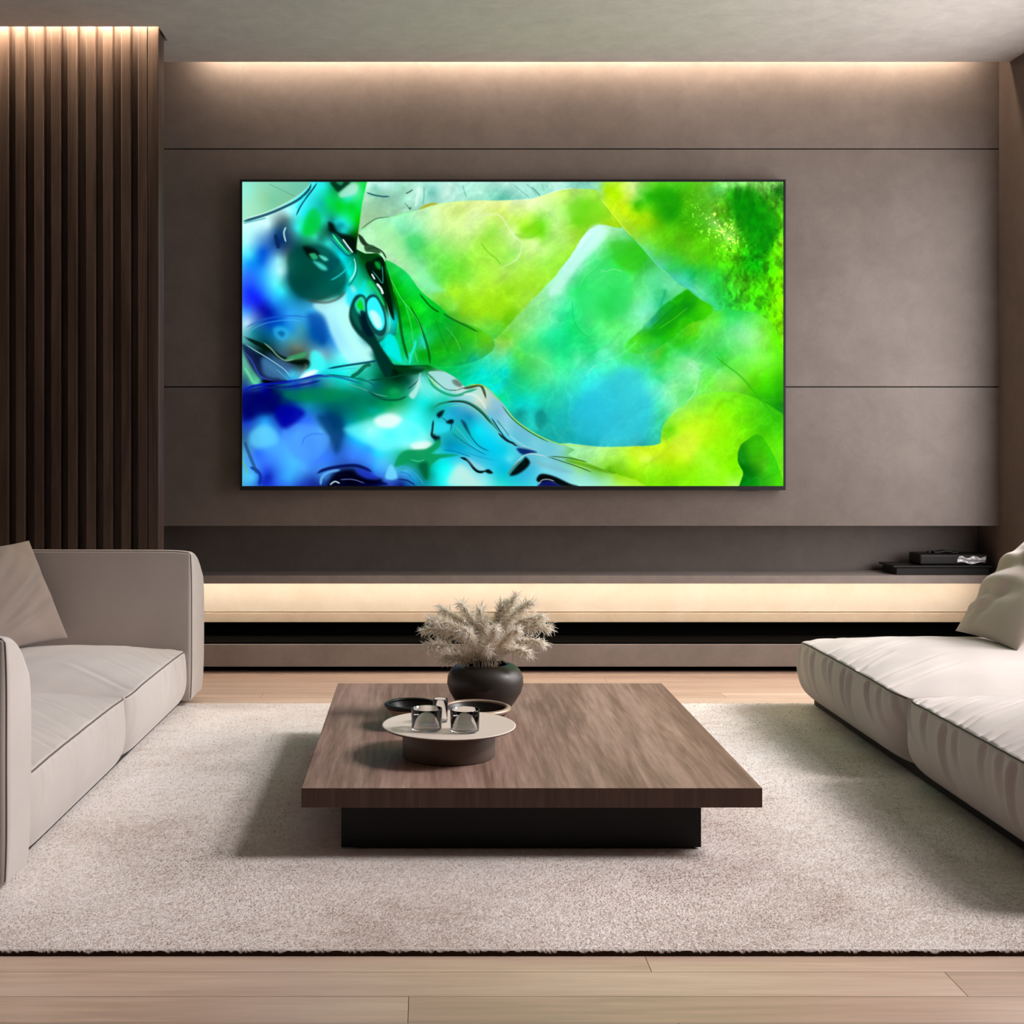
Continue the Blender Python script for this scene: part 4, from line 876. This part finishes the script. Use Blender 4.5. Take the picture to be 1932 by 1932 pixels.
# ------------------------------------------------------------------ upholstery
def fold_list(rnd, n, y0, y1, kind, height, depth, lean, amp, width):
    out = []
    for k in range(n):
        y = y0+(y1-y0)*(k+.5+.7*(rnd.rand()-.5))/n; a = amp*(.45+.9*rnd.rand()); w = width*(.7+.7*rnd.rand())
        if kind == 'front':                                   # (y, z) on the front face, from the top seam downwards
            L = height*(.45+.5*rnd.rand()); s = lean*(.4+.9*rnd.rand())
            pts = np.array([(y+s*q*q, height-L*q) for q in np.linspace(0, 1, 6)])
        else:                                                 # (y, x-from-front) on the top, from the front seam inwards
            L = depth*(.35+.75*rnd.rand()); s = lean*(.7+.5*rnd.rand())
            pts = np.array([(y+s*L*q-.05*L*math.sin(q*3), L*q) for q in np.linspace(0, 1, 6)])
        out.append((pts, a, w))
    return out
def fold_disp(A, B, folds):
    d = np.zeros(len(A))
    for pts, amp, w in folds:
        best = np.full(len(A), 1e9); tt = np.zeros(len(A)); sg = np.zeros(len(A)); n = len(pts)-1
        for i in range(n):
            ax, ay = pts[i]; bx_, by_ = pts[i+1]; ex, ey = bx_-ax, by_-ay; l2 = ex*ex+ey*ey
            t = np.clip(((A-ax)*ex+(B-ay)*ey)/l2, 0, 1); qx, qy = A-ax-t*ex, B-ay-t*ey; r = np.hypot(qx, qy); m = r < best
            best = np.where(m, r, best); tt = np.where(m, (i+t)/n, tt); sg = np.where(m, np.sign(ex*qy-ey*qx), sg)
        env = np.clip(1-tt, 0, 1)**.8*np.clip(tt*7, 0, 1); s = best*sg/w
        d += amp*env*(-np.exp(-s*s)+.75*np.exp(-((s-1.5)/1.0)**2))
    return d
def seat_cushion(parent, loc, depth, length, height, front, crown, bulge, seed, nfront, ntop, lean_f, lean_t, mat, r=.016, corner=.02, amp=.006, bottom=.06, seam=None, gap=.012):
    """front = +1 faces +x, -1 faces -x; origin at the bottom centre"""
    hx, hy, hz = depth/2, length/2, height/2; rnd = np.random.RandomState(seed)
    ff = fold_list(rnd, nfront, -hy*.95, hy*.95, 'front', height, depth, lean_f, amp, .015)
    tf = fold_list(rnd, ntop, -hy*.95, hy*.95, 'top', height, depth*.42, lean_t, amp*.9, .014)
    def deform(P, D):
        P = P.copy(); u = P[:,1]/hy; f = front*P[:,0]/hx; z = P[:,2]/hz
        P0 = P.copy()
        top = np.clip(D[:,2], 0, 1); fro = np.clip(front*D[:,0], 0, 1); sid = np.abs(D[:,1])
        wz_ = np.clip((z+.2)/1.2, 0, 1)
        cr = crown*(1-np.abs(u)**2.6)*(1-np.abs(f)**3.0)
        P[:,2] += top*cr
        P[:,2] -= corner*wz_*np.abs(u)**6*(.35+.65*np.clip(f, 0, 1))
        P[:,0] += front*fro*bulge*(1-z*z)*(1-np.abs(u)**8)
        P[:,0] -= front*bottom*np.clip(-z, 0, 1)**3*np.clip(f, 0, 1)**4*.55
        P[:,0] -= front*gap*2.6*np.abs(u)**13*np.clip(f, 0, 1)**8
        P[:,1] -= np.sign(u)*gap*np.abs(u)**10*np.clip(f, 0, 1)**5
        P[:,1] += np.sign(u)*sid*.010*(1-z*z)*(1-f**6)
        fd = fold_disp(P0[:,1], P0[:,2]+hz, ff)*fro**2
        td = fold_disp(P0[:,1], hx-front*P0[:,0], tf)*top**2
        P[:,0] += front*fd; P[:,2] += td
        P[:,2] += .0009*top**5*(np.sin(P0[:,1]*23+P0[:,0]*9+seed)+np.sin(P0[:,0]*31-P0[:,1]*11))
        return P
    o = soft_box('seat_cushion', (hx, hy, hz), r, (int(depth*90), int(length*130), 40), deform, mat, parent); o.location = (loc[0], loc[1], loc[2]+hz)
    ys = np.linspace(-hy+r, hy-r, 90); s2 = math.sqrt(.5)
    Pp = np.stack([np.full(90, front*(hx-r+r*s2)), ys, np.full(90, hz-r+r*s2)], 1); Dd = np.tile([front*s2, 0, s2], (90, 1))
    tube('piping', deform(Pp, Dd)+np.array([front*.001, 0, .001]), .0030, seam or M['seam'], o, 8)
    return o
# left sofa: two seats between two arms, turned a little towards the table
ang = math.atan2(.06, 2.55)
ls = thing('sofa', 'light grey-beige sofa on the left with two high upholstered arms', 'sofa', (-1.185, 5.25, RT), -ang)
BK = -1.32                                                    # rear of the sofa behind its front line
soft_box('plinth', (.60, 1.42, .018), .004, (3,6,1), None, M['plinth'], ls).location = (-.655, .16, .0185)
def arm(parent, yc, thick, height, drop, mat, seed):
    hx, hy, hz = 1.29/2, thick/2, (height-.018)/2
    def deform(P, D):
        P = P.copy(); t = (P[:,1]+hy)/(2*hy); zz = np.clip((P[:,2]+hz)/(2*hz), 0, 1); f = P[:,0]/hx
        fr_ = np.clip(D[:,0], 0, 1)
        P[:,2] -= drop*np.clip(t, 0, 1)**2.4*zz**5
        P[:,1] += .014*np.clip(D[:,1], -1, 1)*(1-(2*zz-1)**2)
        P[:,0] += .012*fr_*(1-(2*zz-1)**4)
        P[:,2] -= .012*zz**4*np.clip(f, 0, 1)**14
        P[:,1] -= .018*np.clip(D[:,1], 0, 1)*(1-zz)**6
        return P
    o = soft_box('armrest', (hx, hy, hz), .014, (70, 24, 50), deform, mat, parent); o.location = (BK+hx+.035, yc, .018+hz)
    r = .014; s2 = math.sqrt(.5); zs_ = np.linspace(-hz+r, hz-r, 60); xs_ = np.linspace(hx-r, -hx+r, 60)
    P1 = np.stack([np.full(60, hx-r+r*s2), np.full(60, -hy+r-r*s2), zs_], 1); D1 = np.tile([s2, -s2, 0], (60, 1))
    P2 = np.stack([xs_, np.full(60, -hy+r-r*s2), np.full(60, hz-r+r*s2)], 1); D2 = np.tile([0, -s2, s2], (60, 1))
    tube('piping', np.vstack([deform(P1, D1), deform(P2, D2)]), .0024, M['soft_seam'], o, 8)
ya = wx(0,0)
arm(ls, 1.432, .29, .762, .14, M['sofa'], 1)
arm(ls, -1.306, .205, .750, .14, M['sofa'], 2)
sl = .985
seat_cushion(ls, (-sl/2-.005, .693, .022), sl, 1.178, .262, 1, .062, .016, 11, 9, 7, -.10, .9, M['sofa'], amp=.008, seam=M['soft_seam'])
seat_cushion(ls, (-sl/2-.005, -.545, .022), sl, 1.282, .268, 1, .060, .016, 15, 9, 8, -.10, .9, M['sofa'], amp=.009, seam=M['soft_seam'])
o = soft_box('backrest', (.155, 1.24, .34), .05, (10,60,30), lambda P, D: P+np.stack([.03*np.clip(D[:,0],0,1)*(1-(P[:,2]/.34)**2), 0*P[:,0], 0*P[:,0]], 1), M['sofa'], ls); o.location = (BK+.165, .04, .37)

# right sofa: low seats without arms, back against the window wall
rs = thing('sofa', 'light beige low sofa on the right with deep creased seat cushions', 'sofa', (1.842, 5.13, RT))
soft_box('plinth', (.58, 1.40, .022), .004, (3,6,1), None, M['plinth'], rs).location = (.66, 0, .0225)
SD = 1.12
seat_cushion(rs, (SD/2, .738, .042), SD, 1.462, .283, -1, .060, .026, 21, 10, 8, -.17, .95, M['sofa'], corner=.022, amp=.015, bottom=.10, gap=.022)
seat_cushion(rs, (SD/2, -.742, .042), SD, 1.478, .283, -1, .062, .026, 27, 9, 16, -.17, .75, M['sofa'], corner=.012, amp=.015, bottom=.10, gap=.022)
o = soft_box('backrest', (.145, 1.46, .27), .05, (10,60,24), lambda P, D: P-np.stack([.03*np.clip(-D[:,0],0,1)*(1-(P[:,2]/.27)**2), 0*P[:,0], 0*P[:,0]], 1), M['sofa'], rs); o.location = (SD+.16, 0, .315)

def cushion(label, mat, corner, along, up, w, h, thick, seed, amp, fold=()):
    """square cushion: corner = lower corner, along = bottom edge direction, up = side edge direction"""
    a = np.array(along, float); a /= np.linalg.norm(a); b_ = np.array(up, float); b_ -= a*b_.dot(a); b_ /= np.linalg.norm(b_); nrm = np.cross(a, b_)
    r = np.random.RandomState(seed); n = 90; uu = np.sin(np.linspace(-math.pi/2, math.pi/2, n+1)*.97)/math.sin(math.pi/2*.97)
    U, Vv = np.meshgrid(uu, uu, indexing='ij')
    px = w*.5*(U*(1-.045*(1-Vv**2))+1); py = h*.5*(Vv*(1-.045*(1-U**2))+1)
    th = thick*.5*np.clip((1-np.abs(U)**2.2)*(1-np.abs(Vv)**2.2), 0, 1)**.55
    wr = np.zeros_like(U)
    for f in fold:
        (x0,y0),(x1,y1),am,wd = f; ex, ey = x1-x0, y1-y0; l2 = ex*ex+ey*ey; t = np.clip(((U-x0)*ex+(Vv-y0)*ey)/l2, 0, 1)
        qx, qy = U-x0-t*ex, Vv-y0-t*ey; s = np.hypot(qx, qy)*np.sign(ex*qy-ey*qx)/wd; wr += am*np.sin(np.pi*np.clip(t*.9+.08,0,1))*(-np.exp(-s*s)+.8*np.exp(-((s-1.7)/1.1)**2))
    for k in range(10):
        kx, ky, ph = r.randn()*4, r.randn()*4, r.rand()*6; wr += amp*np.sin(kx*U+ky*Vv+ph)*.22
    edge = np.clip((1-U**2)*(1-Vv**2)*4, 0, 1)
    org = np.array(corner)
    L = [org+px[...,None]*a+py[...,None]*b_+((s*th+wr*edge*s)[...,None])*nrm for s in (1, -1)]
    I = np.arange((n+1)**2).reshape(n+1, n+1); q = np.stack([I[:-1,:-1], I[1:,:-1], I[1:,1:], I[:-1,1:]], -1).reshape(-1, 4)
    g = mesh_np('cushion', np.vstack([L[0].reshape(-1,3), L[1].reshape(-1,3)]), np.vstack([q, q[:,::-1]+(n+1)**2]), mat)
    bm = bmesh.new(); bm.from_mesh(g.data); bmesh.ops.remove_doubles(bm, verts=bm.verts, dist=1e-5); bmesh.ops.recalc_face_normals(bm, faces=bm.faces); bm.to_mesh(g.data); bm.free()
    for p in g.data.polygons: p.use_smooth = True
    g['label'] = label; g['category'] = 'cushion'; return g
cushion('taupe square cushion leaning in the far corner of the left sofa', M['taupe'], (-1.72, 6.40, .375), (-.476, -.88, -.03), (-.50, .03, .86), .52, .52, .15, 3, .006,
        [((-1,.3),(.6,-.55),.020,.10), ((-.6,.9),(.5,.1),.012,.10), ((-.9,-.3),(.7,-.85),.014,.08), ((.1,.9),(.9,-.1),.008,.1)])
cushion('beige creased cushion lying against the back of the right sofa', M['beige'], (2.575, 6.42, .405), (.05, -1, 0), (.62, .02, .78), .60, .56, .19, 9, .008,
        [((-1,-.4),(.6,-.1),.020,.14), ((-1,.15),(.2,.5),.024,.13), ((-.8,.8),(.6,.2),.014,.12), ((-.4,-.9),(.3,.1),.013,.11), ((-.95,-.75),(.1,-.5),.012,.08)])

# ------------------------------------------------------------------ light and camera
def area(name, loc, rot, sx, sy, power, col, spread=math.pi):
    l = bpy.data.lights.new(name, 'AREA'); l.shape = 'RECTANGLE'; l.size = sx; l.size_y = sy; l.energy = power; l.color = col; l.spread = spread
    o = link(bpy.data.objects.new(name, l)); o.location = loc; o.rotation_euler = rot; return o
area('window_daylight', (XR+.03, 5.93, 1.78), (0, math.radians(90), 0), 2.2, 2.58, 100., (1., .945, .93))
sl_ = bpy.data.lights.new('sun', 'SUN'); sl_.energy = 3.35; sl_.angle = math.radians(16); sl_.color = (1., .97, .965)
so_ = link(bpy.data.objects.new('sun', sl_)); so_.location = (6, 4, 6); so_.rotation_euler = Vector((-1., .04, -.86)).to_track_quat('-Z', 'Y').to_euler()
w = bpy.data.worlds.new('sky'); bpy.context.scene.world = w; w.use_nodes = True
w.node_tree.nodes['Background'].inputs[0].default_value = (1.,.92,.87,1); w.node_tree.nodes['Background'].inputs[1].default_value = .35
cd = bpy.data.cameras.new('camera'); cd.sensor_width = 36; cd.lens = 36*F/1932; cd.shift_x = (966-VX)/1932; cd.shift_y = (VY-966)/1932; cd.clip_start = .05
cam = link(bpy.data.objects.new('camera', cd)); cam.location = (0, 0, EYE); cam.rotation_euler = (math.radians(90), 0, 0)
s = bpy.context.scene; s.camera = cam
s.view_settings.view_transform = 'Standard'; s.view_settings.look = 'None'; s.view_settings.exposure = 0; s.view_settings.gamma = 1
s.view_settings.use_curve_mapping = False
s.cycles.max_bounces = 10; s.cycles.diffuse_bounces = 5; s.cycles.transmission_bounces = 8; s.cycles.caustics_reflective = False; s.cycles.caustics_refractive = True
s.cycles.sample_clamp_indirect = 6; s.cycles.use_denoising = True
